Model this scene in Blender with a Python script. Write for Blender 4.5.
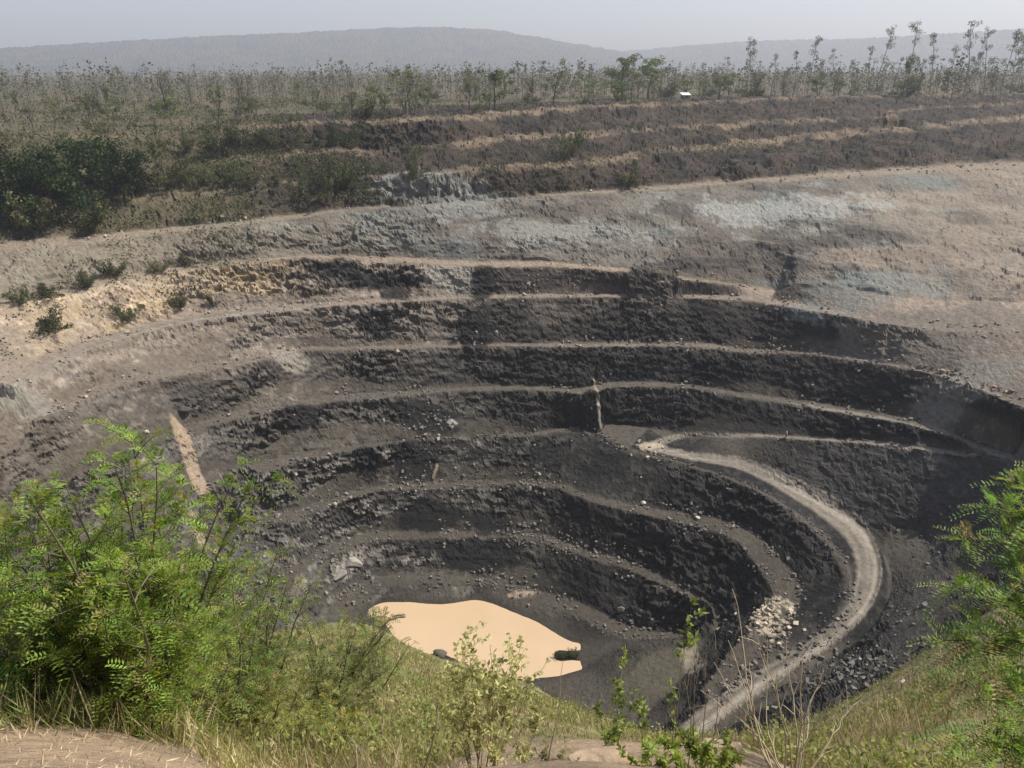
import bpy, bmesh, math, random
import numpy as np
from mathutils import Vector, Matrix
from mathutils.geometry import delaunay_2d_cdt

# ------------------------------------------------------------------ scene
scene = bpy.context.scene
COL = scene.collection
for o in list(bpy.data.objects):
    bpy.data.objects.remove(o)

# ------------------------------------------------------------------ camera
F_PX, HORIZON = 760.0, 68.0
PITCH = math.atan((384 - HORIZON) / F_PX)
cam_d = bpy.data.cameras.new('camera')
cam = bpy.data.objects.new('camera', cam_d)
COL.objects.link(cam)
cam_d.sensor_width = 36.0
cam_d.lens = F_PX / 1024 * 36.0
cam_d.clip_start = 0.1
cam_d.clip_end = 20000
cam.location = (0, 0, 0)
cam.rotation_euler = (math.pi / 2 - PITCH, 0, 0)
scene.camera = cam

# ------------------------------------------------------------------ light
SUN_AZ, SUN_EL = math.radians(80), math.radians(53)      # azimuth from the view direction, to the right
world = bpy.data.worlds.new('World')
scene.world = world
world.use_nodes = True
wn = world.node_tree
bg = wn.nodes['Background']
sky = wn.nodes.new('ShaderNodeTexSky')
sky.sky_type = 'NISHITA'
sky.sun_disc = False
sky.sun_elevation = SUN_EL
sky.sun_rotation = SUN_AZ
sky.air_density = 1.0
sky.dust_density = 2.6
sky.ozone_density = 1.0
wn.links.new(sky.outputs[0], bg.inputs[0])
bg.inputs[1].default_value = 0.10
sun_d = bpy.data.lights.new('sun', 'SUN')
sun_d.energy = 4.6
sun_d.angle = math.radians(0.8)
sun_d.color = (1.0, 0.95, 0.87)
sun = bpy.data.objects.new('sun', sun_d)
COL.objects.link(sun)
sdir = Vector((math.cos(SUN_EL) * math.sin(SUN_AZ), math.cos(SUN_EL) * math.cos(SUN_AZ), math.sin(SUN_EL)))
sun.rotation_euler = sdir.to_track_quat('Z', 'Y').to_euler()
sun.location = sdir * 300

vs = scene.view_settings
scene.display_settings.display_device = 'sRGB'
vs.view_transform = 'Standard'
vs.look = 'None'
vs.exposure = 0.6
vs.gamma = 1.0
vs.use_curve_mapping = False
scene.render.engine = 'CYCLES'
scene.cycles.volume_bounces = 0
scene.cycles.max_bounces = 5

# ------------------------------------------------------------------ helpers
CP, SP = math.cos(PITCH), math.sin(PITCH)


def ray(u, v):
    a, b = (u - 512) / F_PX, -(v - 384) / F_PX
    return (a, CP + b * SP, -SP + b * CP)


def at_z(u, v, z):
    d = ray(u, v)
    t = z / d[2]
    return (d[0] * t, d[1] * t, z)


def at_y(u, v, y):
    d = ray(u, v)
    t = y / d[1]
    return (d[0] * t, y, d[2] * t)


def hash3(ix, iy, iz, seed):
    h = (ix.astype(np.uint32) * np.uint32(374761393) + iy.astype(np.uint32) * np.uint32(668265263)
         + iz.astype(np.uint32) * np.uint32(2246822519) + np.uint32((seed * 3266489917) & 0xffffffff))
    h = (h ^ (h >> np.uint32(13))) * np.uint32(1274126177)
    h = (h ^ (h >> np.uint32(15))) * np.uint32(2654435761)
    h = h ^ (h >> np.uint32(16))
    return h.astype(np.float32) * np.float32(1 / 4294967295.0)


def vnoise(x, y, z, seed=0):
    """value noise in [-1, 1]"""
    x = np.asarray(x, np.float32); y = np.asarray(y, np.float32); z = np.asarray(z, np.float32)
    fx, fy, fz = np.floor(x), np.floor(y), np.floor(z)
    ix, iy, iz = fx.astype(np.int64), fy.astype(np.int64), fz.astype(np.int64)
    x = x - fx; y = y - fy; z = z - fz
    x = x * x * (3 - 2 * x); y = y * y * (3 - 2 * y); z = z * z * (3 - 2 * z)
    r = 0
    for dx in (0, 1):
        wx = x if dx else 1 - x
        for dy in (0, 1):
            wy = y if dy else 1 - y
            for dz in (0, 1):
                wz = z if dz else 1 - z
                r = r + hash3(ix + dx, iy + dy, iz + dz, seed) * (wx * wy * wz)
    return r * 2 - 1


def fbm(x, y, z, scale, octaves=4, seed=0, gain=0.5, ridged=False):
    r, amp, tot, f = 0, 1.0, 0.0, 1.0 / scale
    for o in range(octaves):
        n = vnoise(x * f + 17.3 * o, y * f - 9.1 * o, z * f + 4.7 * o, seed + o * 7)
        if ridged:
            n = 1 - 2 * np.abs(n)
        r = r + n * amp
        tot += amp; amp *= gain; f *= 2.03
    return r / tot


def worley(x, y, z, scale, seed=0):
    """distance to nearest feature point and a random value of that cell"""
    x = np.asarray(x, np.float32) / scale; y = np.asarray(y, np.float32) / scale; z = np.asarray(z, np.float32) / scale
    fx, fy, fz = np.floor(x), np.floor(y), np.floor(z)
    best = np.full(x.shape, 9.0, np.float32); sec = best.copy(); idv = np.zeros(x.shape, np.float32)
    for dx in (-1, 0, 1):
        for dy in (-1, 0, 1):
            for dz in (-1, 0, 1):
                cx, cy, cz = fx + dx, fy + dy, fz + dz
                ix, iy, iz = cx.astype(np.int64), cy.astype(np.int64), cz.astype(np.int64)
                px = cx + hash3(ix, iy, iz, seed); py = cy + hash3(ix, iy, iz, seed + 1); pz = cz + hash3(ix, iy, iz, seed + 2)
                d = (px - x) ** 2 + (py - y) ** 2 + (pz - z) ** 2
                near = d < best
                sec = np.where(near, best, np.minimum(sec, d))
                best = np.where(near, d, best)
                idv = np.where(near, hash3(ix, iy, iz, seed + 3), idv)
    return np.sqrt(best), np.sqrt(sec), idv


def sstep(a, b, x):
    t = np.clip((x - a) / (b - a), 0, 1)
    return t * t * (3 - 2 * t)


def catmull(pts, step):
    """smooth polyline through pts (n, k) sampled about every `step` (in the first two coords)"""
    P = np.asarray(pts, float)
    P = np.vstack([2 * P[0] - P[1], P, 2 * P[-1] - P[-2]])
    out = []
    for i in range(1, len(P) - 2):
        p0, p1, p2, p3 = P[i - 1], P[i], P[i + 1], P[i + 2]
        n = max(1, int(math.hypot(*(p2 - p1)[:2]) / step))
        for k in range(n):
            t = k / n
            out.append(0.5 * ((2 * p1) + (-p0 + p2) * t + (2 * p0 - 5 * p1 + 4 * p2 - p3) * t * t + (-p0 + 3 * p1 - 3 * p2 + p3) * t ** 3))
    out.append(P[-2])
    return np.array(out)


def mesh_from(name, verts, faces, smooth=False):
    """verts (n,3) array; faces (m,3) or (m,4) int array (or a list of such)"""
    me = bpy.data.meshes.new(name)
    verts = np.asarray(verts, np.float32)
    fl = faces if isinstance(faces, list) else [faces]
    fl = [np.asarray(f, np.int32) for f in fl if len(f)]
    nl = sum(f.size for f in fl); nf = sum(len(f) for f in fl)
    me.vertices.add(len(verts)); me.vertices.foreach_set('co', verts.ravel())
    me.loops.add(nl); me.polygons.add(nf)
    me.loops.foreach_set('vertex_index', np.concatenate([f.ravel() for f in fl]))
    sizes = np.concatenate([np.full(len(f), f.shape[1], np.int32) for f in fl])
    me.polygons.foreach_set('loop_start', np.concatenate([[0], np.cumsum(sizes)[:-1]]).astype(np.int32))
    me.polygons.foreach_set('use_smooth', np.full(nf, smooth))
    me.update(calc_edges=True)
    return me


def add_col(me, name, rgb):
    a = me.attributes.new(name, 'FLOAT_COLOR', 'POINT')
    c = np.ones((len(rgb), 4), np.float32); c[:, :3] = rgb
    a.data.foreach_set('color', c.ravel())


def obj(name, me, mat=None, parent=None, loc=None, label=None, cat=None, group=None, kind=None):
    o = bpy.data.objects.new(name, me)
    COL.objects.link(o)
    if mat is not None and me is not None and len(me.materials) == 0:
        me.materials.append(mat)
    if parent is not None: o.parent = parent
    if loc is not None: o.location = loc
    if label: o['label'] = label
    if cat: o['category'] = cat
    if group: o['group'] = group
    if kind: o['kind'] = kind
    return o


# ------------------------------------------------------------------ pit lines traced from the photograph
# (u, v, z): pixel gives the direction, the bench level z gives the distance
RIM = [(-260, 175, -20), (-120, 155, -19.5), (0, 140, -19), (175, 133, -19), (260, 128, -17), (345, 123, -15.6), (430, 120, -15), (480, 116, -14.8), (590, 107, -13.7), (700, 103, -13.2), (800, 98, -12.3), (900, 96, -12), (1024, 93, -11.4), (1150, 90, -11), (1300, 88, -10.5)]
T1 = [(-260, 230, -27), (-120, 200, -26.5), (0, 178, -26), (175, 165, -26), (260, 158, -24.5), (355, 151, -22.8), (427, 149, -22.5), (500, 142, -21.8), (560, 137, -21.2), (620, 134, -20.8), (689, 129, -20), (812, 121, -18.6), (900, 117, -17.5)]
T2 = [(-260, 270, -32.5), (-120, 235, -32), (0, 206, -32), (90, 199, -32.2), (175, 196, -32.3), (256, 190, -31.5), (340, 182, -29.5), (400, 177, -28), (440, 176, -27.8), (495, 171, -27.2), (595, 163, -26.4), (640, 157, -25.6), (752, 144, -23.8), (846, 134, -22.2), (902, 130, -21.8), (1024, 119, -20), (1150, 110, -19), (1300, 104, -18)]
T3 = [(735, 167, -27.2), (765, 162, -26.8), (820, 156, -26), (917, 150, -25)]
GL = [(-260, 330, -38.5), (-120, 285, -38), (0, 250, -38), (100, 243, -38), (175, 232, -37.8), (256, 225, -37), (331, 214, -35.8), (420, 205, -34.6), (512, 198, -33.8), (590, 194, -33.2), (640, 191, -32.8), (790, 180, -30.6), (846, 177, -30), (977, 170, -29.2), (1024, 168, -29), (1150, 163, -28), (1300, 158, -27)]
AL = [(-260, 440, -47), (-120, 355, -46), (0, 307, -45.6), (60, 295, -45.3), (125, 280, -45), (175, 271, -45), (256, 263, -44.5), (300, 259, -44.7), (350, 259, -45.6), (400, 262, -46.8), (480, 267, -47.6), (560, 268, -47.9), (640, 275, -49), (690, 281, -50.6), (740, 287, -52.2), (775, 291, -53.2)]
BL = [(-260, 560, -56), (-120, 460, -55), (0, 394, -54), (60, 364, -54), (100, 346, -54), (175, 325, -54.1), (256, 313, -54.2), (330, 307, -54.3), (400, 302, -54.3), (512, 298, -54.2), (640, 297, -54.3), (740, 300, -54.3), (780, 306, -53.8), (850, 318, -52.9), (900, 326, -52.5), (960, 332, -52), (1024, 335, -51), (1150, 342, -48.5), (1300, 352, -46)]
CL = [(-260, 610, -62), (-120, 500, -61), (0, 428, -60), (35, 420, -60), (57, 412, -60), (120, 386, -60.4), (160, 378, -61), (207, 371, -62), (256, 362, -62.6), (300, 351, -62.8), (350, 350, -63.3), (480, 347, -63.7), (560, 347, -63.7), (690, 347, -63.7), (740, 352, -63.5), (768, 353, -63), (830, 357, -61), (900, 368, -59), (960, 383, -58.5), (1000, 399, -57.6), (1024, 408, -57), (1150, 455, -54), (1300, 520, -51)]
DL = [(190, 430, -71.6), (212, 425, -71.8), (256, 415, -72), (330, 402, -72), (390, 397, -72), (448, 392, -72), (512, 390, -72), (560, 393, -72), (595, 396, -71.8), (605, 389, -71.6), (640, 387, -71.4), (690, 389, -71.2), (740, 397, -70.8), (768, 401, -70.6), (830, 411, -69.2), (880, 420, -68), (900, 423, -67.5), (940, 434, -67), (1000, 452, -66), (1080, 470, -63.5), (1200, 500, -60.5)]
EL = [(203, 489, -80), (230, 484, -80), (256, 477, -80.1), (300, 461, -80.2), (330, 456, -80.2), (380, 447, -80.2), (430, 441, -80.2), (500, 437, -80.2), (530, 437, -80.2), (555, 433, -80.2), (590, 431, -80.2), (605, 437, -80.3), (625, 446, -80.4), (650, 455, -80.5), (680, 463, -80.3), (720, 476, -80.3), (760, 492, -80.9), (790, 512, -81.7), (820, 535, -82.7), (843, 560, -83.8), (850, 585, -84.9), (845, 610, -86.1), (830, 630, -87.3), (800, 650, -88.7), (760, 670, -90.2), (735, 682, -91), (712, 698, -91.6), (685, 720, -92.4), (660, 745, -93.2)]
EUP = [(668, 441, -80.0), (690, 436.5, -79.2), (725, 436, -77.8), (768, 437.5, -76), (810, 440, -74.4), (850, 443, -73), (900, 448, -71), (950, 455, -69), (1010, 464, -66.5), (1090, 478, -64), (1200, 505, -61)]
ROUT = [(664, 447, -80.3), (690, 455, -80.4), (740, 468, -80.7), (780, 483, -81.4), (800, 493, -81.9), (830, 508, -82.7), (860, 525, -83.4), (882, 552, -84.1), (890, 580, -85.1), (886, 606, -86.2), (868, 632, -87.5), (838, 652, -88.9), (810, 668, -89.7), (780, 687, -90.8), (750, 703, -91.4), (720, 722, -92.2), (690, 748, -93)]
PLAT = [(896, 525, -81.4), (918, 530, -81), (931, 548, -81.2), (935, 580, -81.8), (921, 602, -82.3), (897, 627, -83.6), (872, 648, -85.5), (846, 668, -87)]
PBACK = [(905, 517, -79.6), (945, 519, -77.2), (1000, 527, -74.8), (1070, 545, -73), (1200, 590, -70)]
FL = [(215, 546, -88.6), (235, 533, -88.6), (256, 522, -88.6), (290, 524, -88.6), (312, 514, -88.6), (335, 506, -88.6), (352, 499, -88.6), (371, 494, -88.6), (390, 491, -88.6), (430, 489, -88.6), (470, 487, -88.6), (512, 485, -88.6), (540, 487, -88.6), (562, 490, -88.6), (580, 499, -88), (620, 510, -87.8), (680, 523, -87.5), (725, 535, -87.6), (745, 549, -88), (764, 575, -88.8), (772, 594, -89.3), (765, 611, -89.5), (755, 626, -90), (738, 645, -90.8), (722, 664, -91.9), (700, 690, -92.5)]
JL = [(262, 596, -96.8), (280, 585, -96.8), (300, 573, -96.8), (320, 560, -96.7), (345, 549, -96.6), (370, 541, -96.6), (400, 540, -96.6), (450, 538, -96.6), (500, 538, -96.6), (540, 541, -96.7), (570, 551, -96.8), (600, 563, -96.8), (615, 565, -96.8), (650, 579, -96.6), (668, 587, -96.6), (690, 599, -96.7), (704, 602, -97), (716, 612, -97.8), (714, 628, -98.8)]
KL = [(345, 600, -103.4), (372, 590, -103.2), (400, 584, -103), (460, 584, -103), (490, 584, -103), (505, 589, -103.3), (540, 601, -103.8), (580, 616, -104.1), (606, 629, -104.2), (628, 637, -104.3), (655, 638, -104), (690, 636, -103.6)]
MND = [(588, 705, -101), (606, 692, -100.6), (630, 672, -99.6), (655, 655, -99), (680, 650, -98.6), (692, 655, -98.6), (690, 668, -98.6), (672, 686, -98.8), (648, 708, -98.6), (625, 732, -98)]
MND2 = [(640, 745, -96), (665, 725, -95.4), (690, 700, -95), (712, 672, -95), (722, 655, -95.2)]
WATER = [(363, 613), (370, 608), (382, 603), (400, 602), (440, 604), (478, 601), (500, 606), (530, 618), (553, 632), (563, 638), (572, 642), (585, 645), (583, 649), (572, 651), (558, 650), (553, 656), (560, 661), (576, 660), (587, 663), (583, 670), (560, 675), (530, 679), (515, 679), (500, 675), (480, 670), (462, 663), (447, 655), (436, 650), (433, 657), (425, 664), (410, 660), (400, 652), (393, 640), (388, 628), (380, 620)]
WZ = -105.0

TIN_P = []            # sampled points
TIN_L = []            # bench level of each point (0 rim ... 12 water)
TIN_STEP = 0.8


def world_line(L, step=TIN_STEP):
    W = [np.array(at_z(*p)) for p in L if p[0] >= 0]
    if L[0][0] < 0:                       # beyond the left edge the line simply runs on
        d = W[0] - W[1]; d[2] = 0; d /= np.linalg.norm(d)
        W = [W[0] + d * k for k in (120, 70, 30)] + W
    if L[-1][0] < 0:
        d = W[-1] - W[-2]; d[2] = 0; d /= np.linalg.norm(d)
        W = W + [W[-1] + d * k for k in (20, 45)]
    return catmull(W, step)


def wiggle(W, amp, seed):
    """small irregularity along a line, sideways and up"""
    t = W.copy()
    n1 = fbm(W[:, 0], W[:, 1], W[:, 2] * 0 + seed, 9.0, 4, seed)
    n2 = fbm(W[:, 0], W[:, 1], W[:, 2] * 0 + seed + 5, 7.0, 4, seed + 3)
    t[:, 0] += amp * n1; t[:, 1] += amp * n2
    return t


def outward(W):
    d = np.gradient(W[:, :2], axis=0)
    for _ in range(6):
        d[1:-1] = (d[:-2] + d[1:-1] * 2 + d[2:]) / 4
    d /= np.linalg.norm(d, axis=1)[:, None] + 1e-9
    return np.stack([-d[:, 1], d[:, 0]], 1)


def put(W, lev):
    TIN_P.append(W); TIN_L.append(np.full(len(W), float(lev)))


def bench(L, width, seed, lev, rise=0.35, amp=0.7, both=True):
    """crest line plus the back of its bench (the toe of the face above)"""
    W = world_line(L)
    C = wiggle(W, amp, seed)
    put(C, lev)
    if both:
        n = outward(W)
        if callable(width):
            uu = 512 + F_PX * W[:, 0] / (W[:, 1] * CP - W[:, 2] * SP)
            w = width(uu)
        else:
            w = np.full(len(W), float(width))
        w = w * (1 + 0.35 * fbm(W[:, 0], W[:, 1], W[:, 2] * 0, 14, 2, seed + 40))
        B = W.copy()
        B[:, :2] += n * w[:, None]
        B[:, 2] += rise * np.clip(w / 3, 0.3, 2) + 0.35 * np.abs(fbm(W[:, 0], W[:, 1], W[:, 2] * 0, 6, 3, seed + 50))
        put(B, lev)
        return C, B
    return C, None


def tab(*p):
    return lambda u: np.interp(u, [a for a, b in p], [b for a, b in p])


L_RIM = bench(RIM, 1, 1, 0, both=False, amp=1.5)
L_T1 = bench(T1, tab((0, 3), (350, 3), (560, 4), (800, 3), (900, .5)), 2, 1, amp=2.4)
L_T2 = bench(T2, tab((0, 3), (350, 3), (500, 4), (700, 4), (1024, 5)), 3, 2, amp=2.4)
L_T3 = bench(T3, 2.0, 4, 2.5, amp=0.8)
L_G = bench(GL, tab((0, 6), (180, 4), (400, 3), (640, 2.5), (1024, 5)), 5, 3, amp=1.0)
L_A = bench(AL, tab((-100, 3.5), (175, 3.2), (350, 2.6), (520, 4), (640, 3), (775, 1)), 6, 4, amp=0.8)
L_B = bench(BL, tab((-100, 4.5), (100, 4.5), (250, 4.0), (400, 2.2), (640, 2.4), (780, 3.2), (900, 3.5), (1024, 4)), 7, 5)
L_C = bench(CL, tab((-100, 3), (60, 1.5), (200, 3.0), (300, 1.6), (480, 1.8), (690, 2.0), (850, 1.8), (930, 1.6), (1024, 2)), 8, 6)
L_D = bench(DL, tab((190, 3), (300, 3.0), (450, 2.0), (600, 2.4), (700, 2.2), (850, 3.0), (940, 2.4), (1000, 1.2)), 9, 7)
L_E = bench(EL, 1.0, 10, 8, both=False)
eb = [(203, 478, -79.6), (230, 470, -79.6), (256, 463, -79.7), (300, 452, -79.8), (330, 449, -79.8), (380, 442, -79.8), (430, 437.5, -79.8), (500, 433, -79.8), (530, 432, -79.8), (555, 428, -79.8), (590, 425, -79.7), (620, 424, -79.7), (650, 427, -79.5), (675, 431, -79.0), (700, 432.5, -78.2), (740, 433, -76.8), (768, 434, -75.8), (850, 438.5, -72.6), (900, 442.5, -70.6), (950, 449, -68.6), (990, 456, -66.2), (1080, 474, -63.6)]
put(wiggle(world_line(eb), 0.4, 11), 8)
L_EUP = (wiggle(world_line(EUP), 0.3, 12), None); put(L_EUP[0], 8)
L_ROUT = (wiggle(world_line(ROUT), 0.3, 13), None); put(L_ROUT[0], 8.9)
L_PLAT = bench(PLAT, 1, 14, 8.3, both=False)
put(wiggle(world_line(PBACK), 0.8, 15), 8.9)
L_F = bench(FL, tab((215, 4), (300, 3.2), (420, 2.2), (520, 2.2), (580, 1.5), (640, 2.4), (700, 3.5), (740, 5), (900, 5)), 16, 9)
L_J = bench(JL, tab((262, 3.5), (345, 3), (450, 2.4), (540, 2), (600, 3), (660, 2.6), (700, 1.0), (720, 0.5)), 17, 10)
L_K = bench(KL, tab((345, 2), (400, 3.0), (490, 2.6), (560, 3.0), (630, 3), (700, 1)), 18, 11, amp=0.5)
L_M = bench(MND, 1, 19, 10.6, both=False); L_M2 = bench(MND2, 1, 20, 10.2, both=False)
# broken ground of the grey overburden between its berm and the benches below
def between(La, Lb, us, ts, levs, seed, amp):
    ia = lambda L, u, k: np.interp(u, [p[0] for p in L], [p[k] for p in L])
    for j, (t, lv) in enumerate(zip(ts, levs)):
        W = []
        for u in us:
            a = np.array(at_z(u, ia(La, u, 1), ia(La, u, 2))); b = np.array(at_z(u, ia(Lb, u, 1), ia(Lb, u, 2)))
            W.append(a + (b - a) * t)
        W = catmull(W, 1.6)
        W[:, 2] += amp * fbm(W[:, 0], W[:, 1], W[:, 0] * 0 + seed + j, 26, 3, seed + j)
        W[:, :2] += 2.0 * np.stack([fbm(W[:, 0], W[:, 1], W[:, 0] * 0, 12, 3, seed + 9 + j), fbm(W[:, 0], W[:, 1], W[:, 0] * 0, 12, 3, seed + 19 + j)], 1)
        put(W, lv)


between(GL, BL, list(range(795, 1300, 20)), (.15, .28, .42, .56, .7, .84), (3.15, 3.3, 3.5, 3.7, 3.85, 3.96), 400, 2.2)
between(GL, AL, list(range(0, 770, 20)), (.3, .6), (3.3, 3.6), 420, 1.0)
between(T2, GL, list(range(0, 1300, 20)), (.35, .7), (2.35, 2.7), 440, 0.9)
between(RIM, T1, list(range(0, 900, 20)), (.4,), (.4,), 450, 0.9)
between(T1, T2, list(range(0, 860, 20)), (.5,), (1.5,), 460, 0.9)
# contours of the unbenched slope at the lower left
for lv_, L in zip((7, 8, 9, 10, 11), ([(180, 436, -71.6), (150, 449, -71.5), (110, 464, -71), (70, 482, -71), (30, 506, -71), (0, 530, -71), (-80, 600, -72), (-220, 760, -74)],
          [(192, 497, -80), (160, 512, -80), (120, 535, -80), (80, 560, -80), (40, 590, -80), (-20, 640, -80)],
          [(203, 558, -88.6), (180, 575, -88.6), (140, 605, -88.6), (100, 640, -88.6)],
          [(250, 606, -97), (225, 625, -97), (200, 650, -97)],
          [(330, 612, -103.6), (310, 630, -103.8), (300, 650, -104)])):
    put(wiggle(world_line(L), 0.9, 30 + len(L)), lv_)
# water hollow
wl = wiggle(catmull([at_z(u, v, WZ + 0.05) for u, v in WATER + WATER[:1]], 0.35), 0.75, 131)
wl[-1] = wl[0]
put(wl, 12)
wc = wl[:, :2].mean(0)
for s in (0.9, 0.75, 0.5, 0.25):
    q = wl[::3].copy(); q[:, :2] = wc + (q[:, :2] - wc) * s; q[:, 2] = WZ - 0.5 - (1 - s)
    put(q, 12)
# plateau round the pit
pl = []
for x in range(-900, 1201, 50):
    for y in range(-300, 1201, 50):
        a = math.degrees(math.atan2(x, y)); r = math.hypot(x, y)
        far = False
        if abs(a) < 50:
            far = r > 420
        elif a <= -50:
            far = r > 260
        else:
            far = r > 430
        if far: pl.append((x, y, -15 + 3.5 * (x / 600)))
put(np.array(pl, float), -1)
PTS = np.hstack([np.vstack(TIN_P), np.concatenate(TIN_L)[:, None]])
key = np.round(PTS[:, :2] / 0.25).astype(int)
_, ui = np.unique(key, axis=0, return_index=True)
PTS = PTS[np.sort(ui)]
res = delaunay_2d_cdt([Vector((float(a), float(b))) for a, b in PTS[:, :2]], [], [], 0, 0.0001)
TV = np.array([tuple(v) for v in res[0]])
TZ = np.array([PTS[o[0], 2] if o else 0.0 for o in res[3]])
TL = np.array([PTS[o[0], 3] if o else 0.0 for o in res[3]])
TT = np.array([t[:3] for t in res[2]])
print('TIN', len(TV), len(TT))

# raster of the TIN
GX0, GX1, GY0, GY1, GR = -330.0, 430.0, 0.0, 470.0, 0.4
NX, NY = int((GX1 - GX0) / GR) + 1, int((GY1 - GY0) / GR) + 1


def raster_tris(V, Zs, T, outs):
    for t in T:
        (x0, y0), (x1, y1), (x2, y2) = V[t[0]], V[t[1]], V[t[2]]
        a0, a1 = max(0, int((min(x0, x1, x2) - GX0) / GR)), min(NX - 1, int((max(x0, x1, x2) - GX0) / GR) + 1)
        b0, b1 = max(0, int((min(y0, y1, y2) - GY0) / GR)), min(NY - 1, int((max(y0, y1, y2) - GY0) / GR) + 1)
        if a1 < a0 or b1 < b0: continue
        det = (y1 - y2) * (x0 - x2) + (x2 - x1) * (y0 - y2)
        if abs(det) < 1e-9: continue
        X = GX0 + np.arange(a0, a1 + 1) * GR; Y = (GY0 + np.arange(b0, b1 + 1) * GR)[:, None]
        l0 = ((y1 - y2) * (X - x2) + (x2 - x1) * (Y - y2)) / det
        l1 = ((y2 - y0) * (X - x2) + (x0 - x2) * (Y - y2)) / det
        l2 = 1 - l0 - l1
        m = (l0 >= -1e-4) & (l1 >= -1e-4) & (l2 >= -1e-4)
        for Z, out in zip(Zs, outs):
            sub = out[b0:b1 + 1, a0:a1 + 1]
            sub[m] = (l0 * Z[t[0]] + l1 * Z[t[1]] + l2 * Z[t[2]])[m]


HG = np.full((NY, NX), -14.0, np.float64)
LG = np.full((NY, NX), -1.0)
raster_tris(TV, (TZ, TL), TT, (HG, LG))


def grid_sample(G, x, y, fill=None):
    fx = np.clip((x - GX0) / GR, 0, NX - 1.001); fy = np.clip((y - GY0) / GR, 0, NY - 1.001)
    ix, iy = fx.astype(int), fy.astype(int)
    ax, ay = fx - ix, fy - iy
    r = (G[iy, ix] * (1 - ax) + G[iy, ix + 1] * ax) * (1 - ay) + (G[iy + 1, ix] * (1 - ax) + G[iy + 1, ix + 1] * ax) * ay
    return r


def azr(p):
    return math.atan2(p[0], p[1]), math.hypot(p[0], p[1])


# near slope below the camera: crest and toe by azimuth
TOE = [(-260, 700, -72), (-100, 690, -76), (0, 670, -80), (150, 650, -92), (300, 634, -103), (363, 615, -105.2), (393, 642, -105.2), (433, 660, -105.2), (515, 682, -105.2), (560, 702, -104), (620, 737, -99), (690, 752, -94), (760, 745, -92), (800, 728, -90), (850, 706, -87), (900, 680, -84.5), (960, 632, -82), (1024, 592, -80), (1150, 560, -77)]
toe = sorted(azr(at_z(*p)) + (p[2],) for p in TOE)
toe = [(-1.5, 60, -14)] + toe + [(1.5, 60, -14)]
CRE = [(-150, 715, 4.6), (0, 722, 4.4), (110, 730, 4.4), (190, 752, 4.4), (240, 785, 4.5), (420, 785, 5.0), (470, 752, 5.8), (640, 750, 6.2), (740, 757, 6.0), (820, 790, 6.0), (1024, 800, 6.0), (1200, 800, 6)]
cre = []
for u, v, r in CRE:
    d = ray(u, v); k = r / math.hypot(d[0], d[1])
    cre.append((math.atan2(d[0], d[1]), r, d[2] * k))
cre.sort()
cre = [(-1.5, 7, -2.6)] + cre + [(1.5, 7, -2.6)]
toe, cre = np.array(toe), np.array(cre)
_a = np.linspace(-1.5, 1.5, 400)
_k = np.exp(-0.5 * (np.arange(-16, 17) / 6.0) ** 2); _k /= _k.sum()
_sm = lambda t, c: np.convolve(np.pad(np.interp(_a, t[:, 0], t[:, c]), 16, mode='edge'), _k, 'valid')
toe = np.stack([_a, _sm(toe, 1), _sm(toe, 2)], 1)


def near_z(x, y):
    a = np.arctan2(x, y); r = np.hypot(x, y)
    rc, zc = np.interp(a, cre[:, 0], cre[:, 1]), np.interp(a, cre[:, 0], cre[:, 2])
    rt, zt = np.interp(a, toe[:, 0], toe[:, 1]), np.interp(a, toe[:, 0], toe[:, 2])
    t0 = np.clip(r / rc, 0, 1)
    z = -1.65 + (zc + 1.65) * np.where(t0 < .35, t0 * 0.6, .21 + (t0 - .35) / .65 * .79)
    t1 = (r - rc) / (rt - rc)
    slope = zc + (zt - zc) * t1
    beyond = zt - (r - rt) * 1.4
    z = np.where(r > rc, slope, z)
    z = np.where(r > rt, beyond, z)
    und = fbm(x, y, x * 0, 16, 3, 77) * np.clip((r - rc) / 30, 0, 1) * 1.6
    und = und + fbm(x, y, x * 0, 2.5, 3, 78) * np.clip(r / 30, 0.05, 0.35)
    return np.where(r > rt + 8, z, z + und)


def base_z(x, y):
    """ground height before the rock relief, and how much of it is the near slope"""
    zt = grid_sample(HG, x, y)
    zn = near_z(x, y)
    inside = (np.abs(np.arctan2(x, y)) < 1.45)
    zn = np.where(inside, zn, -1.8)
    r = np.hypot(x, y)
    zt = np.where((r < 78) & (np.abs(np.arctan2(x, y)) < 1.2), -130, zt)
    k = 0.6
    m = np.maximum(zt, zn)
    z = m + k * np.exp(-np.abs(zt - zn) / k) * 0.35
    plain = -15 + 3.5 * np.clip(x / 600, -1, 1)
    out = (x < GX0 + 1) | (x > GX1 - 1) | (y > GY1 - 1) | (y < 1)
    z = np.where(out, np.where(r < 120, np.where(y < 1, -1.8 - r * 0.03, plain), plain), z)
    return z, ((zn > zt - 0.2) & ~out) | (r < 78)
# ------------------------------------------------------------------ materials
def new_mat(name):
    m = bpy.data.materials.new(name); m.use_nodes = True
    nt = m.node_tree
    return m, nt, nt.nodes['Principled BSDF']


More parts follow.
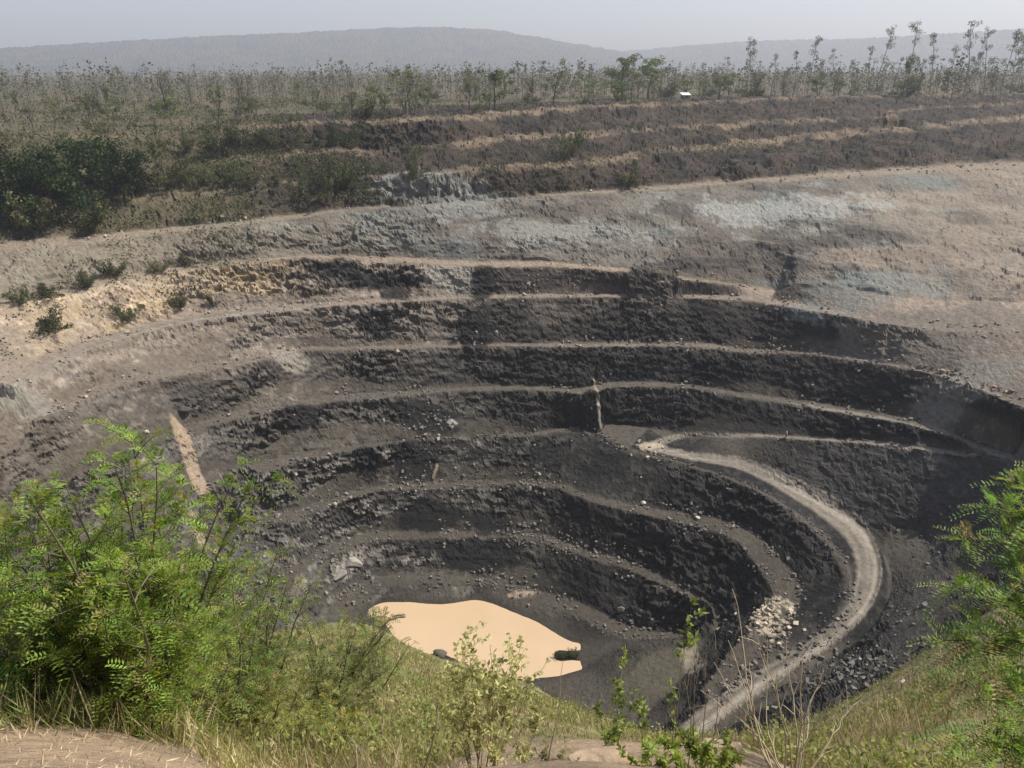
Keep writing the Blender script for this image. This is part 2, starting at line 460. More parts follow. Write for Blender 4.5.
def mat_attr(name, attr='col', rough=0.95, var=0.25, vscale=0.7, bump=0.0, bscale=1.5, spec=0.15, objvar=0.0):
    """attribute colour times a procedural mottling, with fine bump"""
    m, nt, b = new_mat(name)
    N, L = nt.nodes, nt.links
    a = N.new('ShaderNodeAttribute'); a.attribute_name = attr
    g = N.new('ShaderNodeNewGeometry')
    n = N.new('ShaderNodeTexNoise'); n.inputs['Scale'].default_value = vscale; n.inputs['Detail'].default_value = 6; n.inputs['Roughness'].default_value = 0.65
    L.new(g.outputs['Position'], n.inputs['Vector'])
    mr = N.new('ShaderNodeMapRange'); mr.inputs[1].default_value = 0.3; mr.inputs[2].default_value = 0.7
    mr.inputs[3].default_value = 1 - var; mr.inputs[4].default_value = 1 + var
    L.new(n.outputs[0], mr.inputs[0])
    mx = N.new('ShaderNodeMix'); mx.data_type = 'RGBA'; mx.blend_type = 'MULTIPLY'; mx.inputs[0].default_value = 1
    L.new(a.outputs['Color'], mx.inputs[6]); L.new(mr.outputs[0], mx.inputs[7])
    L.new(mx.outputs[2], b.inputs['Base Color'])
    b.inputs['Roughness'].default_value = rough
    b.inputs['Specular IOR Level'].default_value = spec
    if bump:
        n2 = N.new('ShaderNodeTexNoise'); n2.inputs['Scale'].default_value = bscale; n2.inputs['Detail'].default_value = 8; n2.inputs['Roughness'].default_value = 0.7
        L.new(g.outputs['Position'], n2.inputs['Vector'])
        bp = N.new('ShaderNodeBump'); bp.inputs['Strength'].default_value = 1.0; bp.inputs['Distance'].default_value = bump
        L.new(n2.outputs[0], bp.inputs['Height']); L.new(bp.outputs[0], b.inputs['Normal'])
    return m


# ------------------------------------------------------------------ terrain sheet
AZ = math.radians(50)
NCOL, NROW = 1030, 610
uu = np.tan(np.linspace(-math.atan(1.0), math.atan(1.0), NCOL))
th_dense = np.linspace(-AZ, AZ, NCOL)
rf = np.concatenate([np.geomspace(1.2, 95, 500, endpoint=False), np.linspace(95, 330, 1100, endpoint=False), np.linspace(330, 465, 180)])
ths = th_dense[::6]
xx, yy = np.sin(ths)[:, None] * rf, np.cos(ths)[:, None] * rf
zz, _ = base_z(xx, yy)
ph = np.arctan2(-zz, rf[None, :])
seg = np.hypot(np.diff(rf)[None, :], np.diff(zz, axis=1)) / np.hypot(rf[1:], zz[:, 1:])
run = np.minimum.accumulate(ph, axis=1)
vis = np.clip(-(np.diff(run, axis=1)), 0, None)
w = vis + 0.2 * seg * np.clip(rf[1:] / 60, 0.25, 1) + 1e-5
ker = np.exp(-0.5 * (np.arange(-6, 7) / 2.5) ** 2); ker /= ker.sum()
wp = np.pad(w, ((6, 6), (0, 0)), mode='edge')
w = sum(wp[i:i + w.shape[0]] * ker[i] for i in range(13))
cw = np.concatenate([np.zeros((len(ths), 1)), np.cumsum(w, axis=1)], axis=1)
cw /= cw[:, -1:]
R_s = np.array([np.interp(np.linspace(0, 1, NROW), c, rf) for c in cw])
# interpolate the rows to every column, then add coarse columns all round
ci = np.arange(NCOL) / 6.0
i0 = np.clip(ci.astype(int), 0, len(ths) - 2); fr = np.clip(ci - i0, 0, 1)[:, None]
R_d = R_s[i0] * (1 - fr) + R_s[i0 + 1] * fr
side = np.radians(np.arange(53, 308, 3.0))
TH = np.concatenate([th_dense, side])
RR = np.vstack([R_d, np.array([R_d[-1] * (1 - t) + R_d[0] * t for t in np.linspace(0, 1, len(side))])])
far_r = np.geomspace(480, 6200, 42)
RR = np.hstack([np.full((len(TH), 1), 0.02), RR, np.tile(far_r, (len(TH), 1))])
X, Y = np.sin(TH)[:, None] * RR, np.cos(TH)[:, None] * RR
Z0, NEAR = base_z(X, Y)
LEV = grid_sample(LG, X, Y)
RAD = RR
P0 = np.stack([X, Y, Z0], -1)


def grid_normals(P):
    du = np.empty_like(P); dv = np.empty_like(P)
    du[1:-1] = P[2:] - P[:-2]; du[0] = P[1] - P[-1]; du[-1] = P[0] - P[-2]
    dv[:, 1:-1] = P[:, 2:] - P[:, :-2]; dv[:, 0] = P[:, 1] - P[:, 0]; dv[:, -1] = P[:, -1] - P[:, -2]
    n = np.cross(dv, du)
    n *= np.sign(n[..., 2:3] + 1e-12)
    n /= np.linalg.norm(n, axis=-1, keepdims=True) + 1e-9
    return -n if n[..., 2].mean() < 0 else n


N0 = grid_normals(P0)
for _ in range(2):
    N0[:, 1:-1] = (N0[:, :-2] + N0[:, 1:-1] * 2 + N0[:, 2:]) / 4
    N0[1:-1] = (N0[:-2] + N0[1:-1] * 2 + N0[2:]) / 4
N0 /= np.linalg.norm(N0, axis=-1, keepdims=True)
SLOPE = np.degrees(np.arccos(np.clip(N0[..., 2], -1, 1)))
INPIT = ((LEV > -0.3) & ~NEAR & (RAD < 470)).astype(np.float32)
UPIX = 512 + F_PX * X / np.maximum(Y * CP - Z0 * SP, 1)
VPIX = 384 - F_PX * (Y * SP + Z0 * CP) / np.maximum(Y * CP - Z0 * SP, 1)

# road mask from the traced edges
ROADG = np.zeros((NY, NX)); ROADV = np.zeros((NY, NX))


def strip(Pa, Pb, val=1.0, out=ROADG):
    n = 160
    a = np.array([np.interp(np.linspace(0, 1, n), np.linspace(0, 1, len(Pa)), Pa[:, k]) for k in (0, 1)]).T
    b = np.array([np.interp(np.linspace(0, 1, n), np.linspace(0, 1, len(Pb)), Pb[:, k]) for k in (0, 1)]).T
    V = np.vstack([a, b]); T = []
    for i in range(n - 1):
        T += [(i, i + 1, n + i), (i + 1, n + i + 1, n + i)]
    raster_tris(V, (np.full(len(V), val), np.concatenate([np.zeros(n), np.ones(n)])), T, (out, ROADV))


# the wheel track of the haul road lies inside the traced edges
wln = lambda L, z=None: np.array([at_z(*p) for p in L])
lowroad_in = [(652, 452, -80.5), (690, 462, -80.8), (740, 475, -81.8), (790, 503, -83), (822, 527, -84.4), (843, 550, -85.6), (853, 575, -86.5), (850, 600, -87.2), (838, 622, -88), (812, 642, -89), (770, 664, -90.1), (735, 682, -91), (712, 698, -91.6), (685, 722, -92.4), (665, 748, -93)]
lowroad_out = [(664, 446, -80.3), (692, 454, -80.7), (742, 467, -81.7), (798, 492, -83.2), (835, 512, -84.3), (862, 532, -85.2), (876, 558, -86), (880, 582, -86.8), (874, 606, -87.6), (857, 630, -88.5), (830, 650, -89.3), (790, 674, -90.5), (752, 698, -91.4), (732, 712, -91.8), (705, 732, -92.5), (690, 748, -93)]
strip(catmull(wln(lowroad_in), 1.5), catmull(wln(lowroad_out), 1.5))
up_in = [(640, 450, -80.4), (650, 441, -80.1), (668, 435, -79.4), (690, 432.8, -78.6), (740, 433.6, -76.9), (768, 434.5, -75.9), (850, 439.5, -72.7), (900, 443.5, -70.7), (950, 450, -68.7), (990, 457, -66.4)]
up_out = [(656, 453, -80.4), (664, 445, -80.2), (676, 440, -79.7), (692, 436.2, -79.1), (740, 436.8, -77.1), (768, 437.5, -76), (850, 443, -73), (900, 448, -71), (950, 455, -69), (1010, 464, -66.5)]
strip(catmull(wln(up_in), 1.5), catmull(wln(up_out), 1.5))
trk_a = [(0, 390, -54), (60, 359, -54), (100, 342, -54), (175, 321, -54), (256, 309.5, -54), (330, 304.5, -54.2)]
trk_b = [(0, 395, -54), (60, 364, -54), (100, 346, -54), (175, 324.5, -54), (256, 312.5, -54), (330, 306.5, -54.2)]
dtr_a = [(790, 402, -70.2), (850, 411, -68.7), (900, 420, -67.4), (940, 430, -66.9), (985, 446, -66.2), (1024, 455, -65), (1080, 468, -63.4)]
dtr_b = [(790, 405, -70.2), (850, 414.5, -68.7), (900, 423, -67.5), (940, 434, -67), (985, 450, -66.2), (1024, 461, -65.2), (1080, 476, -63.8)]
strip(catmull(wln(dtr_a), 1.5), catmull(wln(dtr_b), 1.5), .7)
strip(catmull(wln(trk_a), 1.5), catmull(wln(trk_b), 1.5), 0.8)
ROAD = np.where((RAD < 300) & (RAD > 60), grid_sample(ROADG, X, Y), 0)
ACROSS = grid_sample(ROADV, X, Y)

# --- relief
sx, sy, sz = X.astype(np.float32), Y.astype(np.float32), Z0.astype(np.float32)
face = sstep(24, 40, SLOPE) * INPIT
frac = LEV - np.floor(LEV)
macro = fbm(sx, sy, sz * 0.35, 9.0, 3, 201)
ridg = fbm(sx, sy, sz * 0.3, 5.5, 4, 211, ridged=True)
hf = fbm(sx, sy, sz * 1.6, 1.7, 3, 221, gain=0.6)
d1, d2, cid = worley(sx + 1.2 * hf, sy + 1.2 * hf, sz * 1.9, 2.6, 231)
b1, b2, bid = worley(sx, sy, sz * 1.5, 1.0, 241)
talus = sstep(0.05, 0.35, fbm(sx, sy, sz * 0.2, 22, 3, 251) + (frac - 0.62) * 1.3) * face * (LEV > 3.6)
left_t = sstep(360, 250, UPIX) * sstep(5, 5.2, LEV) * np.maximum(sstep(6.05, 5.98, LEV), .6 * sstep(7.0, 6.6, LEV))        # loose tip of spoil at the left
talus = np.maximum(talus, left_t * face * sstep(-0.2, 0.3, fbm(sx, sy, sz, 14, 3, 255) + 0.12))
talus = talus * (1 - .9 * sstep(530, 600, UPIX) * sstep(8.0, 8.05, LEV))
rv_far = np.interp(UPIX, [p[0] for p in ROUT[:9]], [p[1] for p in ROUT[:9]])
right_t = sstep(8.0, 8.05, LEV) * sstep(8.98, 8.9, LEV) * sstep(690, 740, UPIX) * np.maximum(sstep(4, -6, VPIX - rv_far), sstep(884, 894, UPIX))
talus = np.maximum(talus, right_t * face * .85)
rock = face * (1 - 0.85 * talus)
amp = 0.75 * sstep(3.5, 5, LEV) + 0.55
bedw = sz + 0.9 * macro + 0.05 * sx
saw = (bedw / 1.7) % 1.0
bedstep = np.where(saw < .82, saw / .82, (1 - saw) / .18) - .5             # bedding ledges
soft = np.interp(UPIX, [420, 560], [1.0, .7]).astype(np.float32)
vary = .3 + .95 * sstep(-.3, .4, fbm(sx, sy, sz * .5, 17, 3, 291))
disp = rock * amp * soft * vary * (1.15 * (cid - 0.5) + 0.55 * macro + 0.30 * ridg + 0.75 * (bid - 0.5) - 0.28 * bedstep + 0.2 * hf)
disp += talus * (0.25 * macro + 0.10 * hf)
flat = INPIT * (1 - face)
rubble = sstep(0.35, 0.75, 1 - np.abs(frac * 2 - 1) * 0 + fbm(sx, sy, sz * 0, 5, 2, 261) - 0.75)
disp += flat * (0.10 * hf + 0.16 * macro + 0.12 * (bid - 0.5) * (1 - ROAD)) * (1 - 0.6 * ROAD)
greys = sstep(2.95, 3.05, LEV) * sstep(4.02, 3.95, LEV) * INPIT
wd1, wd2, wid = worley(sx + 2 * hf, sy + 2 * hf, sz * 2.5, 7.0, 271)
led = fbm(sx * .35, sy * .35, sz * 1.6, 4.0, 4, 275, ridged=True)
gsoft = sstep(-.25, .35, fbm(sx, sy, sz, 35, 3, 277)) * .55 + .5
disp += greys * gsoft * ((wid - 0.5) * 0.7 + 0.55 * macro + 0.35 * (cid - 0.5) + 0.55 * led)
upper = sstep(2.98, 2.9, LEV) * INPIT
disp += upper * (1.1 * macro + 0.7 * ridg + 0.8 * (cid - .5) + .9 * (wid - .5))
out_plain = (1 - INPIT) * (~NEAR) * sstep(220, 300, RAD)
disp += out_plain * 0.5 * macro
road_rut = ROAD * 0.08 * fbm(sx, sy, sz * 0, 1.3, 2, 281)
disp += road_rut
wet = sstep(WZ + 0.6, WZ - 0.1, Z0)
disp *= (1 - wet)
nd = NEAR.astype(np.float32)
disp += nd * np.clip(RAD / 60, 0.03, 0.2) * (hf * 0.7 + macro)
P = P0 + N0 * disp[..., None]
NCT = len(TH)


N1 = grid_normals(P)
# --- real colour of the ground, by stratum
def C(r, g, b): return np.array([r, g, b], np.float32)


def mixc(a, b, t): return a + (b - a) * t[..., None]


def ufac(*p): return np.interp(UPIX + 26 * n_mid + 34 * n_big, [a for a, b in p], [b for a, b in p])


n_big = fbm(sx, sy, sz, 28, 4, 301)
n_mid = fbm(sx, sy, sz * 2.5, 7, 4, 311)
n_str = fbm(sx * 0.25, sy * 0.25, sz * 2.2, 5, 4, 321)           # bedding
n_fin = fbm(sx, sy, sz, 1.1, 3, 331)
base = np.zeros(X.shape + (3,), np.float32)
# plain above the rim
plain_c = mixc(C(.10, .078, .052), C(.068, .066, .038), sstep(-.3, .4, n_big))
base[:] = plain_c
# upper steps: scrubby brown overburden, dark faces, straw-coloured berms
up_face = mixc(C(.055, .041, .031), C(.028, .025, .021), sstep(-.3, .35, n_mid))
up_berm = mixc(C(.155, .118, .08), C(.07, .057, .043), sstep(-.15, .3, n_mid + .5 * n_big))
fr2 = np.where(LEV > 2, (LEV - 2), frac)
up_c = mixc(up_berm, up_face, sstep(.03, .14, fr2 + 0.07 * n_fin + .05 * n_mid) * sstep(1.0, .93, fr2 + 0.04 * n_fin))
up_c = mixc(up_c, up_c * .5, sstep(.1, .4, fbm(sx, sy, sz, 4, 3, 347)) * .7)
up_c = mixc(up_c, C(.10, .085, .05), sstep(330, 180, UPIX) * 0.7)
base = mixc(base, up_c, upper)
# grey overburden slope
gr = mixc(C(.195, .172, .143), C(.140, .113, .092), sstep(-.15, .4, n_big + 0.5 * n_mid))
gr = mixc(gr, C(.195, .20, .185), sstep(.05, .4, fbm(sx, sy, sz * 3, 18, 4, 341)) * 0.85)
gr = mixc(gr, C(.085, .075, .066), sstep(.12, .42, n_str + 0.4 * n_mid) * 0.75)
gr = mixc(gr, gr * .55, sstep(.1, .4, fbm(sx * .3, sy * .3, sz * 2.5, 6, 4, 345)) * .7)
gr = mixc(gr, C(.29, .27, .235), sstep(.25, .5, fbm(sx, sy, sz * 4, 9, 4, 351)) * 0.8)
gr = mixc(gr, C(.27, .225, .165), ufac((0, 1), (200, .8), (330, .3), (420, 0)) * 0.8)
gr = gr * C(.70, .72, .72) * (1 + .18 * n_fin + .12 * (bid - .5))[..., None]
base = mixc(base, gr, greys)
# faces below
f45 = mixc(C(.33, .255, .155), C(.21, .165, .115), sstep(-.25, .3, n_mid))
f45 = mixc(f45, mixc(C(.10, .080, .066), C(.065, .054, .046), sstep(-.25, .3, n_mid)), ufac((395, 0), (415, 1)))
f45 = mixc(f45, mixc(C(.025, .023, .021), C(.10, .082, .066), sstep(.05, .5, n_str + n_mid)), ufac((230, 0), (300, 1), (410, 1), (425, .0), (468, 0), (474, 1), (492, 1), (505, .55), (640, .7), (760, .6)))
f45 = mixc(f45, C(.19, .175, .15), ufac((405, 0), (425, 1), (465, 1), (472, 0)))
f56 = mixc(C(.155, .130, .104), C(.12, .104, .09), sstep(-.3, .3, n_mid))
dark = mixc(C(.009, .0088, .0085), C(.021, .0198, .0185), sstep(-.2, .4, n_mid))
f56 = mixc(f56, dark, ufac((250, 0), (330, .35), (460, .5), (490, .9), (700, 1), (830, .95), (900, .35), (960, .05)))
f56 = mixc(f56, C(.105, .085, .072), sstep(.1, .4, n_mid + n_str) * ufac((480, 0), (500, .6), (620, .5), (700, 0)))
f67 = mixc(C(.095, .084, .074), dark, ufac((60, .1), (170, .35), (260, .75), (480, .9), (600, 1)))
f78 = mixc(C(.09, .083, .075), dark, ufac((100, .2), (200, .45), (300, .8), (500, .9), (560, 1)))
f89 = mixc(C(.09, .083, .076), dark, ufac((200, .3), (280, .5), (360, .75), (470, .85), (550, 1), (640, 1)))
blk = cid * 0.6 + bid * 0.4
greyb = sstep(.55, .8, blk + 0.25 * n_mid) * ufac((150, .8), (300, .9), (420, .75), (520, .3), (580, .12))
deep = mixc(f89, C(.185, .170, .150), greyb)
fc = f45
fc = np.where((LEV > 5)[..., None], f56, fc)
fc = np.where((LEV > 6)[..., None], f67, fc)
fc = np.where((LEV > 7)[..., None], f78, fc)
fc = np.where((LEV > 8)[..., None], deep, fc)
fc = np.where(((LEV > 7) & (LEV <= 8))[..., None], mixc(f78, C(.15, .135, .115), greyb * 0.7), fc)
# dust and talus
dust = C(.085, .077, .067)
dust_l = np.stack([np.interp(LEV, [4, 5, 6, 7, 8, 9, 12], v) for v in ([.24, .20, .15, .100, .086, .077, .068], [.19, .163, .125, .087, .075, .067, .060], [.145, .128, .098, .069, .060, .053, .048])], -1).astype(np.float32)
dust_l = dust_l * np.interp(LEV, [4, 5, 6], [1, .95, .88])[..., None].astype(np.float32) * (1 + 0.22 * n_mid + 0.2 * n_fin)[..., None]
tal_c = dust_l * 0.82
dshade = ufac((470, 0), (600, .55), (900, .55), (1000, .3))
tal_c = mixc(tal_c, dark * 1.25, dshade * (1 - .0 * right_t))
tal_c = mixc(tal_c, C(.05, .046, .042) * (1 + .3 * n_mid[..., None]), right_t)
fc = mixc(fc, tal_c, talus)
rt_ = ufac((430, 1), (560, .35), (880, .35), (960, 1))
fc = mixc(fc, fc * 1.8 + .01, sstep(.35, .6, n_fin + 0.5 * n_mid) * 0.5 * rt_)
fc = mixc(fc, fc * 1.9 + .008, sstep(.15, .45, n_str + .3 * n_fin) * .6 * rt_)
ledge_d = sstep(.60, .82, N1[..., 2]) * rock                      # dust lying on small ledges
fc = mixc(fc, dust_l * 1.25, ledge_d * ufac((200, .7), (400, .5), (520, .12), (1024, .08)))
fmask = sstep(22, 36, SLOPE + 5 * n_fin)
fmask = np.maximum(fmask, sstep(.04, .14, frac + .03 * n_fin) * sstep(.99, .93, frac) * sstep(545, 585, UPIX) * sstep(8.0, 8.02, LEV) * sstep(650, 635, VPIX) * (1 - right_t) * .95)
fmask = np.maximum(fmask, sstep(.04, .14, frac + .03 * n_fin) * sstep(.99, .93, frac) * sstep(5.0, 5.02, LEV) * sstep(8.02, 8, LEV) * sstep(470, 500, UPIX) * sstep(960, 900, UPIX) * .9)
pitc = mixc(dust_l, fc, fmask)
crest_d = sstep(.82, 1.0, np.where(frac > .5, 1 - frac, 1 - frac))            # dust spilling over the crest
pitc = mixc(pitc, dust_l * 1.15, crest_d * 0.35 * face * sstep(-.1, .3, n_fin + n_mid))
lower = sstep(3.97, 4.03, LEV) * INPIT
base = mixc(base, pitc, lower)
# pale berms of grey level
base = mixc(base, C(.225, .182, .138) * (1 + .2 * n_fin[..., None]), sstep(22, 12, SLOPE) * INPIT * sstep(2.9, 3.0, LEV) * sstep(4.3, 4.0, LEV) * 0.7)
# dusty flat beside the haul road bend
base = mixc(base, C(.115, .102, .084) * (1 + .2 * n_fin[..., None]), (right_t * sstep(26, 12, SLOPE) * sstep(870, 900, UPIX) * .85).astype(np.float32))
# roads
rut = vnoise(ACROSS * 8 + 0.7 * n_mid, sx * .03, sy * .03, 365) * .5 + vnoise(ACROSS * 22 + n_mid, sx * .05, sy * .05, 366) * .14
rd = C(.172, .150, .122) * (1 + 0.14 * n_fin + 0.22 * fbm(sx, sy, sz * 0, 3, 3, 361) + rut + .25 * sstep(.5, .75, ACROSS) * sstep(.95, .8, ACROSS))[..., None]
rd_edge = sstep(.15, .9, ROAD + 0.35 * n_fin) * (.45 + .55 * sstep(0, .22, np.minimum(ACROSS, 1 - ACROSS) + .12 * n_mid + .08 * n_fin))
base = mixc(base, rd, rd_edge * 0.92)


def patch(u, v, z, rx, ry, col, s=1.0, nz=0.6, ang=0.0):
    """a coloured spill of real material centred where the pixel meets level z"""
    global base
    c = at_z(u, v, z)
    ca, sa = math.cos(ang), math.sin(ang)
    dx, dy = X - c[0], Y - c[1]
    q = np.hypot((dx * ca + dy * sa) / rx, (-dx * sa + dy * ca) / ry) + nz * (n_mid * 0.6 + n_fin * 0.5)
    m = sstep(1.05, 0.7, q) * s * (RAD < 400) * (np.abs(Z0 - z) < 14)
    base = mixc(base, C(*col), m.astype(np.float32))
    return m


patch(790, 196, -33, 26, 7, (.25, .25, .225), .8, 1.4)
patch(560, 225, -39, 22, 5, (.22, .215, .19), .7, 1.2)
patch(430, 222, -40, 20, 6, (.20, .20, .18), .7, 1.2)
patch(880, 262, -42, 22, 8, (.165, .175, .16), .6, 1.2)
patch(930, 225, -36, 30, 5, (.15, .115, .092), .5, 1.4)
patch(850, 300, -47, 30, 6, (.125, .108, .09), .6, 1.4)
patch(960, 300, -46, 40, 10, (.14, .122, .102), .7, 1.4)
patch(22, 402, -57, 6, 2.5, (.23, .22, .185), .6, 1.3, 0.8)
patch(292, 375, -68, 4.5, 3, (.22, .20, .165), .8, 0.5)
patch(768, 622, -89.6, 3.2, 4.0, (.40, .33, .24), .9, 1.9, 0.4)
patch(776, 607, -89.2, 3.0, 2.2, (.44, .37, .27), .85, 2.2)
patch(690, 655, -98.6, 2.2, 6, (.24, .20, .15), .7, 1.0)
patch(650, 670, -99.2, 6, 5, (.085, .078, .048), .4, 1.8)
patch(650, 446, -80.3, 3.5, 1.5, (.36, .30, .22), .8, 0.9)
patch(520, 592, -103, 3.5, 1.0, (.28, .22, .16), .8, 0.8)
patch(980, 358, -53, 14, 6, (.19, .175, .15), .7, 1.0)
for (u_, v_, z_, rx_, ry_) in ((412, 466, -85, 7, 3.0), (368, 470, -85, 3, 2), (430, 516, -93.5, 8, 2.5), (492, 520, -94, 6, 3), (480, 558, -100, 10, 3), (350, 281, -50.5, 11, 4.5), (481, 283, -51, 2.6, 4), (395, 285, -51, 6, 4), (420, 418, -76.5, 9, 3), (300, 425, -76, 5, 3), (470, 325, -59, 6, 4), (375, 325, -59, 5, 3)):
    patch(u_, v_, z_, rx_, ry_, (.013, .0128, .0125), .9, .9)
patch(453, 407, -73.5, 1.0, .5, (.42, .40, .37), .7, 1.8)
patch(600, 402, -73, .8, .7, (.38, .36, .32), .7, 1.8)
# gullies of brown silt beside the unbenched left slope
for (u0, v0, za, u1, v1, zb, wd) in ((180, 434, -72, 201, 487, -79.6, 1.5), (193, 507, -81, 203, 545, -88, 1.0), (594, 366, -66.5, 600, 396, -72, .35), (437, 452, -81.5, 434, 480, -88, .3)):
    a_, b_ = np.array(at_z(u0, v0, za)), np.array(at_z(u1, v1, zb))
    t_ = np.clip(((X - a_[0]) * (b_ - a_)[0] + (Y - a_[1]) * (b_ - a_)[1]) / ((b_ - a_)[:2] ** 2).sum(), -.03, 1.03)
    q_ = np.hypot(X - a_[0] - t_ * (b_ - a_)[0], Y - a_[1] - t_ * (b_ - a_)[1]) / wd
    base = mixc(base, C(.27, .205, .145), (sstep(1.1, .8, q_ + .25 * n_fin) * .9).astype(np.float32))
# wet rim of the pond
base = mixc(base, C(.035, .031, .025), (sstep(WZ + 1.0, WZ + .1, Z0) * INPIT * .7).astype(np.float32))
# near slope: dry grass soil, greener in drifts; bare dirt on the ledge at the camera's feet
ng = mixc(C(.25, .21, .11), C(.16, .17, .065), sstep(-.25, .3, n_mid + .4 * n_big))
ng = mixc(ng, mixc(C(.34, .25, .165), C(.25, .19, .13), sstep(-.3, .3, n_fin)), sstep(9, 5.5, RAD))
ng = mixc(ng, C(.095, .085, .07), (sstep(60, 85, RAD) * sstep(-.1, .3, n_mid) * .7).astype(np.float32))
base = mixc(base, ng, nd)
base = np.clip(base, .012, .8)

idx = np.arange(P.shape[0] * P.shape[1]).reshape(P.shape[:2])
ia, ib = idx, np.roll(idx, -1, axis=0)
quads = np.stack([ia[:, :-1], ia[:, 1:], ib[:, 1:], ib[:, :-1]], -1).reshape(-1, 4)
me = mesh_from('ground', P.reshape(-1, 3), quads[:, ::-1], smooth=False)
add_col(me, 'col', base.reshape(-1, 3))
M_GROUND = mat_attr('ground_rock_and_soil', var=0.28, vscale=1.2, bump=0.25, bscale=1.6)
ground = obj('ground', me, M_GROUND, kind='structure')
me.polygons.foreach_set('use_smooth', np.zeros(len(me.polygons), bool))

# muddy water
wv2 = wl[:-1].copy(); wv2[:, 2] = WZ
cen = np.array([[wc[0], wc[1], WZ]])
wv2[:, :2] = wc + (wv2[:, :2] - wc) * 1.0
bm = bmesh.new()
bv = [bm.verts.new(p) for p in wv2]
bm.faces.new(bv)
bmesh.ops.triangulate(bm, faces=bm.faces[:])
me = bpy.data.meshes.new('water'); bm.to_mesh(me); bm.free()
m, nt, b = new_mat('muddy_water')
b.inputs['Roughness'].default_value = 0.12
nz = nt.nodes.new('ShaderNodeTexNoise'); nz.inputs['Scale'].default_value = 0.12; nz.inputs['Detail'].default_value = 3
cr = nt.nodes.new('ShaderNodeValToRGB')
cr.color_ramp.elements[0].position = .3; cr.color_ramp.elements[0].color = (.435, .315, .195, 1)
cr.color_ramp.elements[1].position = .7; cr.color_ramp.elements[1].color = (.46, .335, .21, 1)
gg = nt.nodes.new('ShaderNodeNewGeometry')
nt.links.new(gg.outputs['Position'], nz.inputs['Vector']); nt.links.new(nz.outputs[0], cr.inputs[0]); nt.links.new(cr.outputs[0], b.inputs['Base Color'])
rp = nt.nodes.new('ShaderNodeTexNoise'); rp.inputs['Scale'].default_value = 2.2; rp.inputs['Detail'].default_value = 4
nt.links.new(gg.outputs['Position'], rp.inputs['Vector'])
bp_ = nt.nodes.new('ShaderNodeBump'); bp_.inputs['Strength'].default_value = .25; bp_.inputs['Distance'].default_value = .05
nt.links.new(rp.outputs[0], bp_.inputs['Height']); nt.links.new(bp_.outputs[0], b.inputs['Normal'])
obj('water', me, m, kind='structure')
if nd is not None:
    print('terrain', P.shape)


def ground_z(x, y):
    """nearest terrain sheet vertex height for seating things"""
    z, _ = base_z(np.array([x], float), np.array([y], float))
    return float(z[0])
# ------------------------------------------------------------------ plant building blocks
rng = np.random.default_rng(7)


def pix_ground(u, v, r0=2.0, r1=900.0):
    d = ray(u, v); h = math.hypot(d[0], d[1])
    r = np.geomspace(r0, r1, 3000)
    x, y = d[0] / h * r, d[1] / h * r
    z, _ = base_z(x, y)
    zr = d[2] / h * r
    k = np.nonzero(z >= zr)[0]
    i = k[0] if len(k) else len(r) - 1
    return np.array([x[i], y[i], z[i]])


def unit(a):
    return a / (np.linalg.norm(a, axis=-1, keepdims=True) + 1e-9)


def rand_dirs(n, g=rng):
    return unit(g.normal(size=(n, 3)))


def diamonds(c, a, s, ln, wd):
    """flat leaf quads: centre of base c, axis a, side s (n,3); length, width (n,)"""
    ln = np.broadcast_to(ln, (len(c),))[:, None]; wd = np.broadcast_to(wd, (len(c),))[:, None]
    mid = c + a * ln * 0.45
    v = np.stack([c, mid + s * wd * 0.5, c + a * ln, mid - s * wd * 0.5], 1).reshape(-1, 3)
    f = np.arange(len(c) * 4).reshape(-1, 4)
    return v, f


def perp(a, g=rng):
    return unit(np.cross(a, rand_dirs(len(a), g)))


def tube(pts, rad, sides=6, cap=True):
    pts = np.asarray(pts, float); rad = np.broadcast_to(np.asarray(rad, float), (len(pts),))
    t = unit(np.gradient(pts, axis=0))
    ref = np.array([0.0, 0, 1]) if abs(t[0][2]) < .9 else np.array([1.0, 0, 0])
    n1 = unit(np.cross(t, ref)); n2 = np.cross(t, n1)
    an = np.arange(sides) / sides * 2 * math.pi
    v = pts[:, None, :] + rad[:, None, None] * (n1[:, None, :] * np.cos(an)[None, :, None] + n2[:, None, :] * np.sin(an)[None, :, None])
    n = len(pts)
    i = np.arange(n - 1)[:, None] * sides; k = np.arange(sides)[None, :]; k2 = (k + 1) % sides
    f = np.stack([i + k, i + k2, i + sides + k2, i + sides + k], -1).reshape(-1, 4)
    return v.reshape(-1, 3), f


class Acc:
    def __init__(s): s.v, s.f, s.c, s.n = [], [], [], 0

    def add(s, v, f, c):
        v = np.asarray(v); c = np.asarray(c, float)
        s.v.append(v); s.f.append(np.asarray(f) + s.n); s.n += len(v)
        s.c.append(np.broadcast_to(c, (len(v), 3)) if c.ndim == 1 else c)

    def mesh(s, name, smooth=False):
        me = mesh_from(name, np.vstack(s.v), [f for f in s.f if f.shape[1] == 4] and s.f if len({f.shape[1] for f in s.f}) == 1 else s.f, smooth)
        add_col(me, 'col', np.vstack(s.c))
        return me


